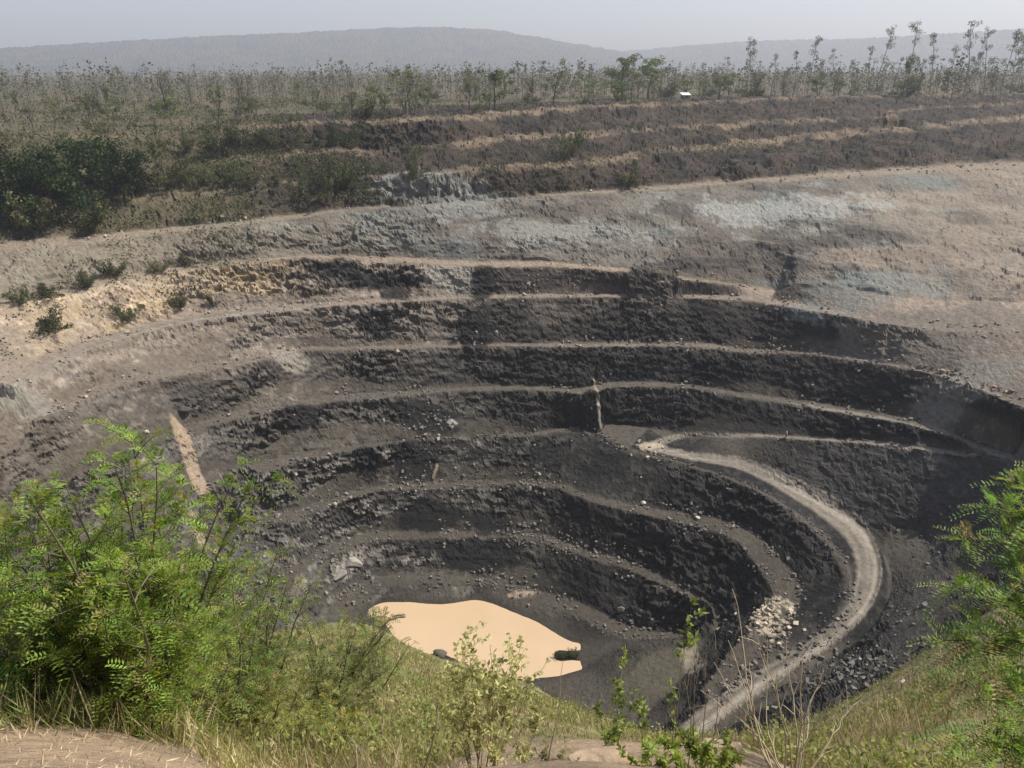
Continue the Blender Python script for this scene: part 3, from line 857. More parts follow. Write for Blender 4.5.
def mat_leaf(name, trans=0.35, var=0.3, vscale=3.0, objvar=0.25, spec=.3):
    m, nt, b = new_mat(name)
    N, L = nt.nodes, nt.links
    a = N.new('ShaderNodeAttribute'); a.attribute_name = 'col'
    g = N.new('ShaderNodeNewGeometry')
    n = N.new('ShaderNodeTexNoise'); n.inputs['Scale'].default_value = vscale; n.inputs['Detail'].default_value = 3
    L.new(g.outputs['Position'], n.inputs['Vector'])
    oi = N.new('ShaderNodeObjectInfo')
    mr = N.new('ShaderNodeMapRange'); mr.inputs[1].default_value = .3; mr.inputs[2].default_value = .7; mr.inputs[3].default_value = 1 - var; mr.inputs[4].default_value = 1 + var
    L.new(n.outputs[0], mr.inputs[0])
    mo = N.new('ShaderNodeMapRange'); mo.inputs[3].default_value = 1 - objvar; mo.inputs[4].default_value = 1 + objvar
    L.new(oi.outputs['Random'], mo.inputs[0])
    mu = N.new('ShaderNodeMath'); mu.operation = 'MULTIPLY'; L.new(mr.outputs[0], mu.inputs[0]); L.new(mo.outputs[0], mu.inputs[1])
    mx = N.new('ShaderNodeMix'); mx.data_type = 'RGBA'; mx.blend_type = 'MULTIPLY'; mx.inputs[0].default_value = 1
    L.new(a.outputs['Color'], mx.inputs[6]); L.new(mu.outputs[0], mx.inputs[7])
    L.new(mx.outputs[2], b.inputs['Base Color']); b.inputs['Roughness'].default_value = .55; b.inputs['Specular IOR Level'].default_value = spec
    t = N.new('ShaderNodeBsdfTranslucent')
    hs = N.new('ShaderNodeHueSaturation'); hs.inputs['Hue'].default_value = .485; hs.inputs['Saturation'].default_value = 1.15; hs.inputs['Value'].default_value = 1.25
    L.new(mx.outputs[2], hs.inputs['Color']); L.new(hs.outputs[0], t.inputs['Color'])
    ms = N.new('ShaderNodeMixShader'); ms.inputs[0].default_value = trans
    L.new(b.outputs[0], ms.inputs[1]); L.new(t.outputs[0], ms.inputs[2])
    L.new(ms.outputs[0], N['Material Output'].inputs['Surface'])
    return m


M_LEAF_FAR = mat_leaf('far_foliage', .25, .25, .4, .25, .0)
M_LEAF = mat_leaf('near_foliage', .45, .3, 2.5, .1)
M_GRASS = mat_leaf('grass_blades', .3, .35, .8, .0)
M_BARK = mat_attr('bark', var=.3, vscale=6, spec=.1)


def limb_path(p0, d, ln, n, wob, g, up=0.0):
    pts = [np.array(p0, float)]; d = unit(np.array(d, float))
    for i in range(n):
        d = unit(d + g.normal(size=3) * wob + np.array([0, 0, up]))
        pts.append(pts[-1] + d * ln / n)
    return np.array(pts)


def far_tree_proto(kind, seed):
    """unit of 10 m height; returns (trunk mesh, crown mesh)"""
    g = np.random.default_rng(seed)
    T, Cn = Acc(), Acc()
    bark = np.array([.10, .085, .07]) if kind != 'slender' else np.array([.22, .20, .17])
    H = 10.0
    blobs = []
    if kind == 'round':
        tr = limb_path((0, 0, 0), (0, 0, 1), H * .5, 5, .06, g); T.add(*tube(tr, np.linspace(.22, .13, 6)), bark)
        for i in range(7):
            a = g.uniform(0, 6.28); st = tr[g.integers(2, 6)]
            lp = limb_path(st, (math.cos(a), math.sin(a), g.uniform(.4, 1.2)), H * g.uniform(.25, .42), 5, .15, g)
            T.add(*tube(lp, np.linspace(.09, .025, 6), 5), bark)
            for q in (3, 5): blobs.append((lp[q], g.uniform(.7, 1.25)))
        for i in range(8):
            blobs.append((np.array([g.normal() * 1.7, g.normal() * 1.7, H * g.uniform(.5, .93)]), g.uniform(.6, 1.2)))
        nq, size, cols = 1900, .32, [(.12, .155, .06), (.155, .185, .08), (.09, .12, .048)]
    elif kind == 'airy':
        tr = limb_path((0, 0, 0), (0, 0, 1), H * .55, 6, .08, g); T.add(*tube(tr, np.linspace(.17, .09, 7)), bark)
        for i in range(10):
            a = g.uniform(0, 6.28); st = tr[g.integers(2, 7)]
            lp = limb_path(st, (math.cos(a) * .8, math.sin(a) * .8, g.uniform(.8, 1.6)), H * g.uniform(.3, .5), 6, .16, g, .05)
            T.add(*tube(lp, np.linspace(.07, .02, 7), 4), bark)
            for q in (3, 5, 6): blobs.append((lp[q] + g.normal(size=3) * .2, g.uniform(.4, .75)))
        nq, size, cols = 1250, .25, [(.14, .15, .07), (.18, .185, .095), (.115, .12, .06)]
    elif kind == 'slender':
        tr = limb_path((0, 0, 0), (0, 0, 1), H * .97, 9, .035, g); T.add(*tube(tr, np.linspace(.11, .02, 10), 5), bark)
        for i in range(11):
            k = g.integers(4, 9); a = g.uniform(0, 6.28)
            lp = limb_path(tr[k], (math.cos(a), math.sin(a), 1.1), H * g.uniform(.06, .15), 4, .2, g)
            T.add(*tube(lp, np.linspace(.035, .012, 5), 4), bark)
            blobs.append((lp[4], g.uniform(.35, .75)))
        for k in (8, 9): blobs.append((tr[k], .5))
        nq, size, cols = 620, .18, [(.14, .145, .09), (.17, .17, .11), (.12, .125, .08)]
    elif kind == 'bare':
        tr = limb_path((0, 0, 0), (0, 0, 1), H * .6, 6, .08, g); T.add(*tube(tr, np.linspace(.17, .07, 7), 5), bark * .7)
        for i in range(13):
            a = g.uniform(0, 6.28); st = tr[g.integers(2, 7)]
            lp = limb_path(st, (math.cos(a) * .7, math.sin(a) * .7, g.uniform(.8, 1.8)), H * g.uniform(.22, .45), 6, .2, g, .05)
            T.add(*tube(lp, np.linspace(.06, .018, 7), 4), bark * .7)
            for q in (3, 4, 5):
                l2 = limb_path(lp[q], g.normal(size=3) + np.array([0, 0, .8]), H * .12, 3, .2, g)
                T.add(*tube(l2, np.linspace(.025, .012, 4), 3), bark * .7)
            blobs.append((lp[6], .4))
        nq, size, cols = 110, .22, [(.11, .095, .06), (.09, .08, .05)]
    elif kind == 'dense':
        tr = limb_path((0, 0, 0), (0, 0, 1), H * .4, 5, .06, g); T.add(*tube(tr, np.linspace(.28, .18, 6)), bark * .7)
        for i in range(9):
            a = g.uniform(0, 6.28); st = tr[g.integers(2, 6)]
            lp = limb_path(st, (math.cos(a), math.sin(a), g.uniform(.2, 1.1)), H * g.uniform(.3, .45), 5, .15, g)
            T.add(*tube(lp, np.linspace(.1, .03, 6), 5), bark * .7)
            for q in (3, 5): blobs.append((lp[q], g.uniform(1.0, 1.7)))
        for i in range(22):
            a = g.uniform(0, 6.28); q = g.uniform(.5, 3.6)
            blobs.append((np.array([math.cos(a) * q, math.sin(a) * q, H * g.uniform(.22, .9) * (1 - .03 * q * q)]), g.uniform(.8, 1.5)))
        nq, size, cols = 4200, .34, [(.030, .052, .018), (.045, .068, .024), (.018, .032, .011)]
    else:  # shrub, wider than high
        for i in range(9):
            a = g.uniform(0, 6.28)
            lp = limb_path((0, 0, 0), (math.cos(a), math.sin(a), g.uniform(.7, 1.8)), H * g.uniform(.5, .85), 5, .15, g)
            T.add(*tube(lp, np.linspace(.12, .03, 6), 4), bark)
            for q in (2, 3, 4, 5): blobs.append((lp[q], g.uniform(.8, 1.7)))
        nq, size, cols = 1700, .5, [(.075, .09, .04), (.11, .11, .052), (.05, .065, .03), (.13, .115, .06)]
    cl = np.array(cols)
    per = max(4, nq // len(blobs))
    for (c, rad) in blobs:
        d = rand_dirs(per, g); rr = rad * g.uniform(.25, 1.0, (per, 1)) ** .6
        ctr = c + d * rr * np.array([1, 1, .75])
        ax = unit(rand_dirs(per, g) + np.array([0, 0, -.15]))
        v, f = diamonds(ctr, ax, perp(ax, g), size * g.uniform(.6, 1.4, per), size * g.uniform(.5, 1.0, per))
        base_c = cl[g.integers(len(cl))] * g.uniform(.75, 1.25)
        cc = base_c[None, :] * g.uniform(.75, 1.3, (per, 1))
        Cn.add(v, f, np.repeat(cc, 4, 0))
    a, b = T.mesh('trunk', True), Cn.mesh('crown')
    a.materials.append(M_BARK); b.materials.append(M_LEAF_FAR)
    zt = np.vstack(Cn.v)[:, 2].max()
    return a, b, zt


PROTO = {k: [far_tree_proto(k, s * 31 + i) for i in range(n)] for s, (k, n) in enumerate((('round', 3), ('airy', 3), ('slender', 4), ('bare', 3), ('shrub', 4), ('dense', 3)))}
pick = random.Random(5)
GEOM_OFF = {}


def place_tree(name, pos, height, kind, label, cat, group=None, wide=1.0, variant=None, sink=.15, solo=False):
    pv_ = PROTO[kind]; tm, cm, zt = pv_[variant if variant is not None else pick.randrange(len(pv_))]
    o = obj(name, None, loc=(pos[0], pos[1], pos[2] - sink), label=label, cat=cat, group=group)
    s = height / zt
    o.scale = (s * wide, s * wide, s); o.rotation_euler = (0, 0, pick.uniform(0, 6.28))
    obj('trunk', tm, parent=o); obj('crown', cm, parent=o)
    return o


def tree_at(u, vb, vt, kind, name, label, cat='tree', group=None, wide=1.0, back=0.0, variant=None):
    b = pix_ground(u, vb)
    r = math.hypot(b[0], b[1])
    if back:
        b = b * ((r + back) / r); r += back; b[2] = ground_z(b[0], b[1])
    d = ray(u, vt); zt = d[2] / math.hypot(d[0], d[1]) * r
    return place_tree(name, b, max(1.0, zt - b[2]), kind, label, cat, group, wide, variant)


# ------------------------------------------------------------------ hills
def hill(name, skyline, D, depth, seed):
    us = np.linspace(skyline[0][0], skyline[-1][0], 700)
    vv = np.interp(us, [p[0] for p in skyline], [p[1] for p in skyline])
    for _ in range(8): vv[1:-1] = (vv[:-2] + 2 * vv[1:-1] + vv[2:]) / 4
    n = 60
    t = np.linspace(-1, 1, n)
    V = np.zeros((len(us), n, 3))
    for i, (u, v) in enumerate(zip(us, vv)):
        d = np.array(ray(u, v)); h = math.hypot(d[0], d[1]); top = d[2] / h * D
        rr = D + t * depth
        prof = np.where(t < 0, (1 + t) ** 1.15, (1 - t) ** .6)
        V[i, :, 0] = d[0] / h * rr; V[i, :, 1] = d[1] / h * rr
        V[i, :, 2] = -16 + (top + 16) * prof
    nz = fbm(V[..., 0], V[..., 1], V[..., 2] * 0, 240, 4, seed) * 16 * np.clip(1 - np.abs(t), 0, 1)[None, :] * sstep(0.0, .4, np.abs(t))[None, :]
    ii_ = np.arange(len(us))[:, None] + np.zeros((1, n)); jj_ = np.arange(n)[None, :] + np.zeros((len(us), 1))
    can = vnoise(ii_ / 4, jj_ / 3, ii_ * 0, seed + 5) * 3.0 + (hash3(ii_.astype(np.int64), jj_.astype(np.int64), ii_.astype(np.int64) * 0, seed) - .5) * 3 * D / 2000
    V[..., 2] += nz + can
    ix = np.arange(len(us) * n).reshape(len(us), n)
    q = np.stack([ix[:-1, :-1], ix[1:, :-1], ix[1:, 1:], ix[:-1, 1:]], -1).reshape(-1, 4)
    me = mesh_from(name, V.reshape(-1, 3), q)
    cn = fbm(V[..., 0], V[..., 1], V[..., 2] * 0, 60, 4, seed + 8)
    cc = mixc(C(.035, .038, .026), C(.06, .055, .038), sstep(-.3, .3, cn))
    add_col(me, 'col', cc.reshape(-1, 3))
    return obj(name, me, M_HILL, kind='structure')


M_HILL = mat_attr('wooded_hillside', var=.35, vscale=.09)
hill('hill', [(-420, 62), (-200, 55), (0, 48), (100, 42), (200, 36), (300, 32), (380, 27.5), (440, 26), (500, 30), (540, 37), (580, 44), (620, 51), (680, 62), (760, 72)], 4300, 1100, 900)
hill('hill', [(520, 70), (590, 54), (660, 48), (715, 43), (771, 40), (865, 38), (977, 31), (1024, 28), (1150, 25), (1400, 30)], 5000, 1100, 910)

# ------------------------------------------------------------------ trees along the far rim
named = [
    (405, 117, 64, 'airy', 'rim_tree', 'airy pale green tree with open crown on the far rim', 1.35, 0),
    (495, 110, 66, 'round', 'rim_tree', 'round leafy green tree just right of the airy one on the rim', 1.35, 0),
    (553, 106, 58, 'airy', 'rim_tree', 'sparse grey green tree between the round tree and the big spreading tree', 1.2, 1),
    (622, 100, 56, 'round', 'rim_tree', 'left one of two broad spreading pale green trees on the rim', 1.3, 1),
    (648, 99, 52, 'round', 'rim_tree', 'right one of two broad spreading pale green trees on the rim', 1.3, 2),
    (240, 118, 70, 'bare', 'bare_tree', 'tall dark leafless tree above the scrubby left rim', .8, 0),
    (165, 120, 67, 'bare', 'bare_tree', 'wide dark bare tree left of the tall leafless one', 1.0, 1),
    (327, 115, 80, 'bare', 'bare_tree', 'small dark bare tree beside the tall slim one', .7, 2),
    (351, 116, 59, 'slender', 'slim_tree', 'tall slim dark tree standing alone above the left rim', .9, 0),
    (902, 98, 54, 'round', 'dark_tree', 'dark green narrow tree on the right rim, darkest of its row', .6, 0),
]
for (u, vb, vt, k, nm, lb, wd, var) in named:
    tree_at(u, vb, vt, k, nm, lb, 'tree', None, wd, 2.0, var)
ORD = ('first', 'second', 'third', 'fourth', 'fifth', 'sixth', 'seventh', 'eighth', 'ninth', 'tenth', 'eleventh', 'twelfth', 'thirteenth', 'fourteenth', 'fifteenth', 'sixteenth', 'seventeenth', 'eighteenth', 'nineteenth', 'twentieth', 'twenty-first', 'twenty-second', 'twenty-third')
for o_, (u, vt, j) in enumerate(sorted(((741, 41, 0), (750, 35, 1), (807, 34, 2), (794, 50, 3), (833, 48, 0), (865, 45, 3), (875, 24, 1), (906, 19, 2), (929, 32, 3), (964, 19, 0), (983, 25, 1), (1000, 28, 2), (1017, 36, 3), (945, 44, 1), (725, 56, 0), (773, 52, 2), (700, 62, 3), (850, 58, 2), (890, 62, 0), (1010, 30, 1), (717, 66, 1), (760, 60, 0), (820, 62, 3)), reverse=True)):
    tree_at(u, 95, vt, 'slender', 'slender_tree', f'{ORD[o_]} tall slender pale tree on the right skyline, counted from the right edge', 'tree', 'slender trees on the right skyline', .95, 6 + (j * 17 + u) % 60, j)
# the thin wood behind the rim
g3 = np.random.default_rng(21)
MARKS = [(120, 'above the dark dense clump'), (200, 'around the wide dark bare tree'), (285, 'around the tall leafless tree'), (378, 'around the tall slim dark tree'), (450, 'around the airy rim tree'), (525, 'around the round leafy rim tree'), (595, 'around the sparse grey green rim tree'), (668, 'around the two spreading trees'), (730, 'around the whitish hut'), (790, 'around the small dark rim bush'), (870, 'between the dark rim bush and darkest tree'), (935, 'around the darkest right rim tree'), (2000, 'near the right edge')]
LOOK = {'airy': 'thin crowned tree', 'slender': 'slim pole tree', 'bare': 'small leafless tree', 'round': 'rounded green tree', 'shrub': 'low shrub'}
specs = {}
for cnt in range(170):
    u = g3.uniform(-60, 1090); b = 3 + 170 * g3.random() ** 1.3
    rimv = np.interp(u, [q[0] for q in RIM], [q[1] for q in RIM])
    z = np.interp(u, [q[0] for q in RIM], [q[2] for q in RIM]); pt = np.array(at_z(u, rimv, z)); r = math.hypot(pt[0], pt[1])
    pt *= (r + b) / r; pt[2] = ground_z(pt[0], pt[1])
    lf = u < 520
    kk = str(g3.choice(['airy', 'slender', 'bare', 'round', 'shrub'], p=[.38, .08, .14, .18, .22] if lf else [.26, .34, .08, .12, .20]))
    h = {'airy': g3.uniform(7, 14), 'slender': g3.uniform(11, 20), 'bare': g3.uniform(7, 12), 'round': g3.uniform(7, 12), 'shrub': g3.uniform(2.5, 5)}[kk]
    mark = next(m for lim, m in MARKS if u < lim)
    specs.setdefault((kk, mark, 'at the rim edge' if b < 45 else 'farther back'), []).append((u, pt, h, g3.uniform(.8, 1.1)))
for (kk, mark, depth), lst in specs.items():
    lst.sort(key=lambda e: e[0])
    for i_, (u, pt, h, wd) in enumerate(lst):
        lead = LOOK[kk] if len(lst) == 1 else f'{ORD[i_]} {LOOK[kk]} from left'
        place_tree('wood_shrub' if kk == 'shrub' else 'wood_tree', pt, h, kk, f'{lead}, {depth}, {mark}', 'shrub' if kk == 'shrub' else 'tree', 'open wood behind the far rim', 1.3 if kk == 'shrub' else wd)
# dense dark trees at the left
for (u, vb, vt, k, var, wd, lb) in (
        (-20, 215, 140, 'dense', 0, .95, 'dark green tree cut by the left edge of the dense clump'),
        (22, 222, 137, 'dense', 1, .95, 'large dark green tree second from left in the dense clump'),
        (62, 226, 142, 'dense', 2, 1.0, 'darkest low crowned tree in the middle of the dense clump'),
        (98, 205, 133, 'dense', 0, .95, 'tall dark green tree right of the middle of the dense clump'),
        (133, 200, 137, 'dense', 1, .9, 'dark green tree at the right end of the dense clump'),
        (170, 192, 146, 'airy', 2, 1.2, 'olive green thinner tree just right of the dense dark clump'),
        (35, 234, 185, 'shrub', 0, .9, 'dark shrub under the dense clump above the pale track'),
        (90, 232, 190, 'shrub', 1, .9, 'second dark shrub under the dense clump above the pale track')):
    tree_at(u, vb, vt, k, 'clump_tree' if k != 'shrub' else 'clump_shrub', lb, 'tree' if k != 'shrub' else 'shrub', None, wd, 0, var)
# single shrubs on the upper faces and the left slope
for (u, vb, vt, wd, var, lb) in (
        (20, 303, 283, 1.0, 0, 'leftmost grey green shrub below the pale track'),
        (52, 300, 280, 1.3, 1, 'wide grey green shrub second along the pale left slope'),
        (84, 288, 268, 1.2, 2, 'olive shrub third along the pale left slope'),
        (116, 277, 255, .9, 3, 'darkest shrub on the pale left slope'),
        (160, 273, 258, 1.2, 0, 'olive shrub right of the darkest one on the left slope'),
        (189, 266, 252, 1.1, 1, 'rightmost small shrub in the row on the left slope'),
        (55, 334, 306, 1.0, 2, 'shrub at the foot of the ochre face, left end'),
        (128, 324, 300, .7, 3, 'dark shrub in the middle of the ochre face'),
        (181, 311, 288, .6, 0, 'narrow dark shrub at the right end of the ochre face'),
        (214, 306, 291, .6, 1, 'small dark shrub just left of the black rock face'),
        (416, 182, 147, .55, 2, 'bright yellow green bush standing on the upper step below the airy tree'),
        (570, 158, 124, .6, 3, 'green bush on the upper step below the sparse rim tree'),
        (628, 188, 160, .8, 0, 'dark bush at the foot of the upper face above the grey slope'),
        (365, 122, 96, .9, 1, 'dark green bush on the rim left of the airy tree'),
        (756, 99, 82, .9, 2, 'small dark rounded bush on the right rim'),
        (665, 100, 82, .9, 3, 'dark rounded bush near the small pale hut'),
        (905, 98, 80, 1.0, 1, 'wide green bush at the foot of the darkest right rim tree'),
        (300, 205, 165, .5, 0, 'tall green bush at the left of two on the scrubby upper step'),
        (326, 208, 168, .5, 2, 'tall green bush at the right of two on the scrubby upper step'),
        (345, 190, 150, .8, 3, 'dark bush in the corner where the upper steps begin')):
    tree_at(u, vb, vt, 'shrub', 'slope_shrub', lb, 'shrub', None, wd, 0, var)

# bushes of the overgrown steps right of the dense clump: an upper and a lower row
for row, vb0, lst in (('upper', 150, (160, 186, 214, 243, 272, 301, 330, 352)), ('lower', 186, (168, 197, 224, 250, 275, 312, 338))):
    for i_, u in enumerate(lst):
        h_ = 20 + (u * 7) % 13
        tree_at(u, vb0 + (u * 5) % 9 - (u - 160) * .03, vb0 - h_, 'shrub', 'step_shrub', f'{ORD[i_]} olive bush from left in the {row} row on the overgrown left steps', 'shrub', 'bushes on the overgrown left steps', .75 + (u % 5) * .08)

# scrub and straw that nobody could count
A = Acc()
n = 21000
ia_ = g3.integers(60, NCOL - 60, n * 6); ja_ = g3.integers(120, NROW, n * 6)
pp = P[ia_, ja_]; lv = LEV[ia_, ja_]; uu_ = UPIX[ia_, ja_]; rr_ = RAD[ia_, ja_]
wgt = np.where((lv > -.9) & (lv < 2.98), np.interp(uu_, [0, 330, 420, 1024], [1, 1, .7, .6]), 0) + np.where((lv <= -.3) & (rr_ > 200) & (rr_ < 470), .8, 0)
wgt = wgt + np.where((lv > 3) & (lv < 4.9) & (uu_ < 330), .10, 0)
wgt *= ~NEAR[ia_, ja_]
clm = fbm(pp[:, 0], pp[:, 1], pp[:, 2], 14, 3, 505)
wgt = wgt * sstep(-.25, .3, clm)
kp = g3.random(len(wgt)) < wgt
pp, uu_, lv = pp[kp][:n], uu_[kp][:n], lv[kp][:n]
k = 11
m_ = len(pp)
gs = np.where(g3.random(m_) < np.interp(uu_, [0, 350, 450, 1024], [.8, .75, .55, .5]), 1, 0)
hh = g3.uniform(.5, 1.0, m_) * np.where(gs == 1, np.interp(uu_, [300, 420], [2.9, 1.9]), .8)
c0 = np.repeat(pp, k, 0) + g3.normal(size=(m_ * k, 3)) * np.repeat(hh, k)[:, None] * np.array([.45, .45, .12]) + np.array([0, 0, 1]) * (g3.random(m_ * k) * np.repeat(hh, k) * .8)[:, None]
ax = unit(rand_dirs(m_ * k, g3) + np.array([0, 0, .7]))
v, f = diamonds(c0, ax, perp(ax, g3), np.clip(np.repeat(hh, k) * .32, 0, .62), np.clip(np.repeat(hh, k) * .22, 0, .42))
gc = np.where(gs[:, None] == 1, np.array([.07, .078, .036])[None, :], np.array([.20, .145, .085])[None, :]) * g3.uniform(.6, 1.3, (m_, 1))
A.add(v, f, np.repeat(np.repeat(gc, k, 0), 4, 0))
obj('scrub', A.mesh('scrub'), M_LEAF_FAR, kind='stuff', label='dry scrub and straw over the upper steps and rim')

# far wood reading as one mass
A = Acc()
n = 3800
r_ = 400 + 1000 * g3.random(n) ** 1.3; a_ = g3.uniform(-.85, .85, n)
px, py = np.sin(a_) * r_, np.cos(a_) * r_
pz = -15 + 3.5 * np.clip(px / 600, -1, 1)
hgt = g3.uniform(7, 15, n) * np.where(g3.random(n) < .25, 1.4, 1)
k = 34
cc_ = np.stack([px, py, pz], 1)
c0 = np.repeat(cc_, k, 0); hk = np.repeat(hgt, k)
tt = g3.random(n * k)
c0 = c0 + g3.normal(size=(n * k, 3)) * (hk * .15 * (1.15 - np.abs(tt * 2 - .9)))[:, None] * np.array([1, 1, .4]); c0[:, 2] = np.repeat(pz, k) + hk * (.12 + .85 * tt)
ax = unit(rand_dirs(n * k, g3) + np.array([0, 0, .3]))
v, f = diamonds(c0, ax, perp(ax, g3), hk * .075, hk * .05)
gc = np.array([[.105, .11, .062], [.125, .115, .075], [.09, .095, .056]])[g3.integers(0, 3, n)] * g3.uniform(.7, 1.2, (n, 1))
A.add(v, f, np.repeat(np.repeat(gc, k, 0), 4, 0))
tv = np.stack([cc_ + [.09, 0, 0], cc_ - [.09, 0, 0], cc_ + np.stack([0 * hgt, 0 * hgt, hgt * .8], 1) - [.03, 0, 0], cc_ + np.stack([0 * hgt, 0 * hgt, hgt * .8], 1) + [.03, 0, 0]], 1).reshape(-1, 3)
A.add(tv, np.arange(n * 4).reshape(-1, 4), np.array([.11, .09, .07]))
obj('distant_wood', A.mesh('distant_wood'), M_LEAF_FAR, kind='stuff', label='hazy open wood on the plain beyond the rim')
# ------------------------------------------------------------------ foreground plants
def pinnate(c, a, ln, pairs, lw, droop, g, col, colvar=.25):
    """compound leaves: base points c, axes a, lengths ln -> leaflet quads"""
    n = len(c)
    s = unit(np.cross(a, np.array([0, 0, 1.0]) + rand_dirs(n, g) * .35)); up = np.cross(s, a)
    V, Cc = [], []
    tw = g.uniform(.7, 1.3, n)
    cb = col[None, :] * g.uniform(1 - colvar, 1 + colvar, (n, 1)) * (1 + g.normal(size=(n, 3)) * .07)
    dry = g.random(n)
    cb[dry < .07] = np.array([.30, .24, .10]); cb[dry > .9] *= np.array([1.5, 1.25, 1.1])
    for k in range(pairs):
        t = (k + 1) / pairs
        p = c + a * (ln * t)[:, None] + np.array([0, 0, -1.0]) * (droop * ln * t * t)[:, None]
        L = ln * lw * (1 - .55 * abs(t - .45)) * g.uniform(.85, 1.15, n)
        for sd in (-1, 1):
            ax = unit(s * sd + a * .55 + up * .25 * tw[:, None] + rand_dirs(n, g) * .12)
            ws = unit(np.cross(ax, up + rand_dirs(n, g) * .4))
            v, _ = diamonds(p, ax, ws, L, L * .34)
            V.append(v); Cc.append(np.repeat(cb * g.uniform(.85, 1.15, (n, 1)), 4, 0))
    v = np.vstack(V)
    return v, np.arange(len(v)).reshape(-1, 4), np.vstack(Cc)


def az_pos(u, v, r):
    d = ray(u, v); h = math.hypot(d[0], d[1])
    return np.array([d[0] / h * r, d[1] / h * r, 0.0]), d[2] / h * r


def feather_bush(label, u, vt, r, spread, nst, nleaf, col, seed, ll=.13, bark=(.11, .10, .06), name='feathery_bush', cat='bush', lean=0.0, low=.2, zb=None):
    g = np.random.default_rng(seed)
    p, ztop = az_pos(u, vt, r)
    p[2] = ground_z(p[0], p[1]) - .05
    H = ztop - p[2]
    o = obj(name, None, loc=tuple(p), label=label, cat=cat)
    F = Acc(); col = np.array(col)
    tips_c, tips_a = [], []
    for i in range(nst):
        a = i / nst * 6.28 + g.uniform(-.3, .3)
        k = g.uniform(.1, 1.0) * spread
        d = np.array([math.cos(a) * k + lean, math.sin(a) * k, H * .75])
        hgt = H * g.uniform(.7, 1.05) * (1 - .25 * (k / max(spread, .01)) ** 2)
        pts = limb_path((g.normal() * .05, g.normal() * .05, 0), d, hgt, 9, .06, g, -.015)
        S = Acc(); S.add(*tube(pts, np.linspace(.017, .004, 10) * (H / 2.2) ** .5, 5), np.array(bark) * g.uniform(.7, 1.2))
        for j in range(13):
            t = low + (1 - low) * (j + g.random()) / 13
            q = t * 9; i0 = min(int(q), 8); st = pts[i0] * (1 - q + i0) + pts[i0 + 1] * (q - i0)
            ang = g.uniform(0, 6.28)
            tl = H * .19 * g.uniform(.6, 1.3) * (1.15 - .6 * t)
            tp = limb_path(st, (math.cos(ang), math.sin(ang), g.uniform(.3, 1.1)), tl, 4, .12, g, -.03)
            S.add(*tube(tp, np.linspace(.006, .002, 5), 3), np.array(bark) * 1.3)
            m = max(3, int(nleaf / nst / 13))
            f = g.random(m) * 4; ii = np.minimum(f.astype(int), 3)
            base = tp[ii] * (1 - (f - ii))[:, None] + tp[ii + 1] * (f - ii)[:, None]
            ax = unit(unit(tp[-1] - tp[0])[None, :] * .7 + rand_dirs(m, g) * .9 + np.array([0, 0, .1]))
            tips_c.append(base); tips_a.append(ax)
        me = S.mesh('stem', True)
        obj('stem', me, M_BARK, o)
    c, a = np.vstack(tips_c), np.vstack(tips_a)
    v, f, cc = pinnate(c, a, ll * g.uniform(.45, 1.25, len(c)), 6, .30, .35, g, col, .4)
    F.add(v, f, cc)
    obj('foliage', F.mesh('foliage'), M_LEAF, o, kind='stuff')
    return o


feather_bush('big bright green feathery bush filling the lower left corner', 82, 452, 5.0, 1.0, 30, 5200, (.18, .26, .045), 11, .14)
feather_bush('green feathery bush cut by the left edge beside the big one', -40, 540, 5.2, .8, 14, 1800, (.13, .20, .04), 12, .14)
feather_bush('slim green bush rising just right of the big bright bush', 185, 520, 6.6, .7, 12, 1700, (.15, .215, .045), 13, .14)
feather_bush('light green bush with whitish tips, right of the slim one', 240, 545, 7.6, .85, 14, 2000, (.17, .215, .065), 14, .14)
feather_bush('pale green bush with leaning brown stem, below the stripe of silt', 305, 585, 8.2, .9, 13, 1500, (.18, .21, .065), 15, .14, lean=.5)
feather_bush('thin olive bush nearest the left end of the pond', 362, 612, 9.5, .8, 9, 600, (.18, .20, .07), 16, .14)
feather_bush('low yellow green bush in front of the pale one', 262, 668, 6.6, .7, 12, 1400, (.21, .23, .06), 17, .12)
feather_bush('low bright green bush at the bottom left of the grass slope', 175, 650, 5.6, .6, 12, 1300, (.18, .22, .05), 18, .12)
feather_bush('low yellowish bush at the bottom edge, left of the thin sticks', 320, 705, 6.2, .6, 11, 1200, (.22, .235, .065), 19, .12)


def at_depth(u, v, dep):
    d = np.array(ray(u, v)); return d * dep


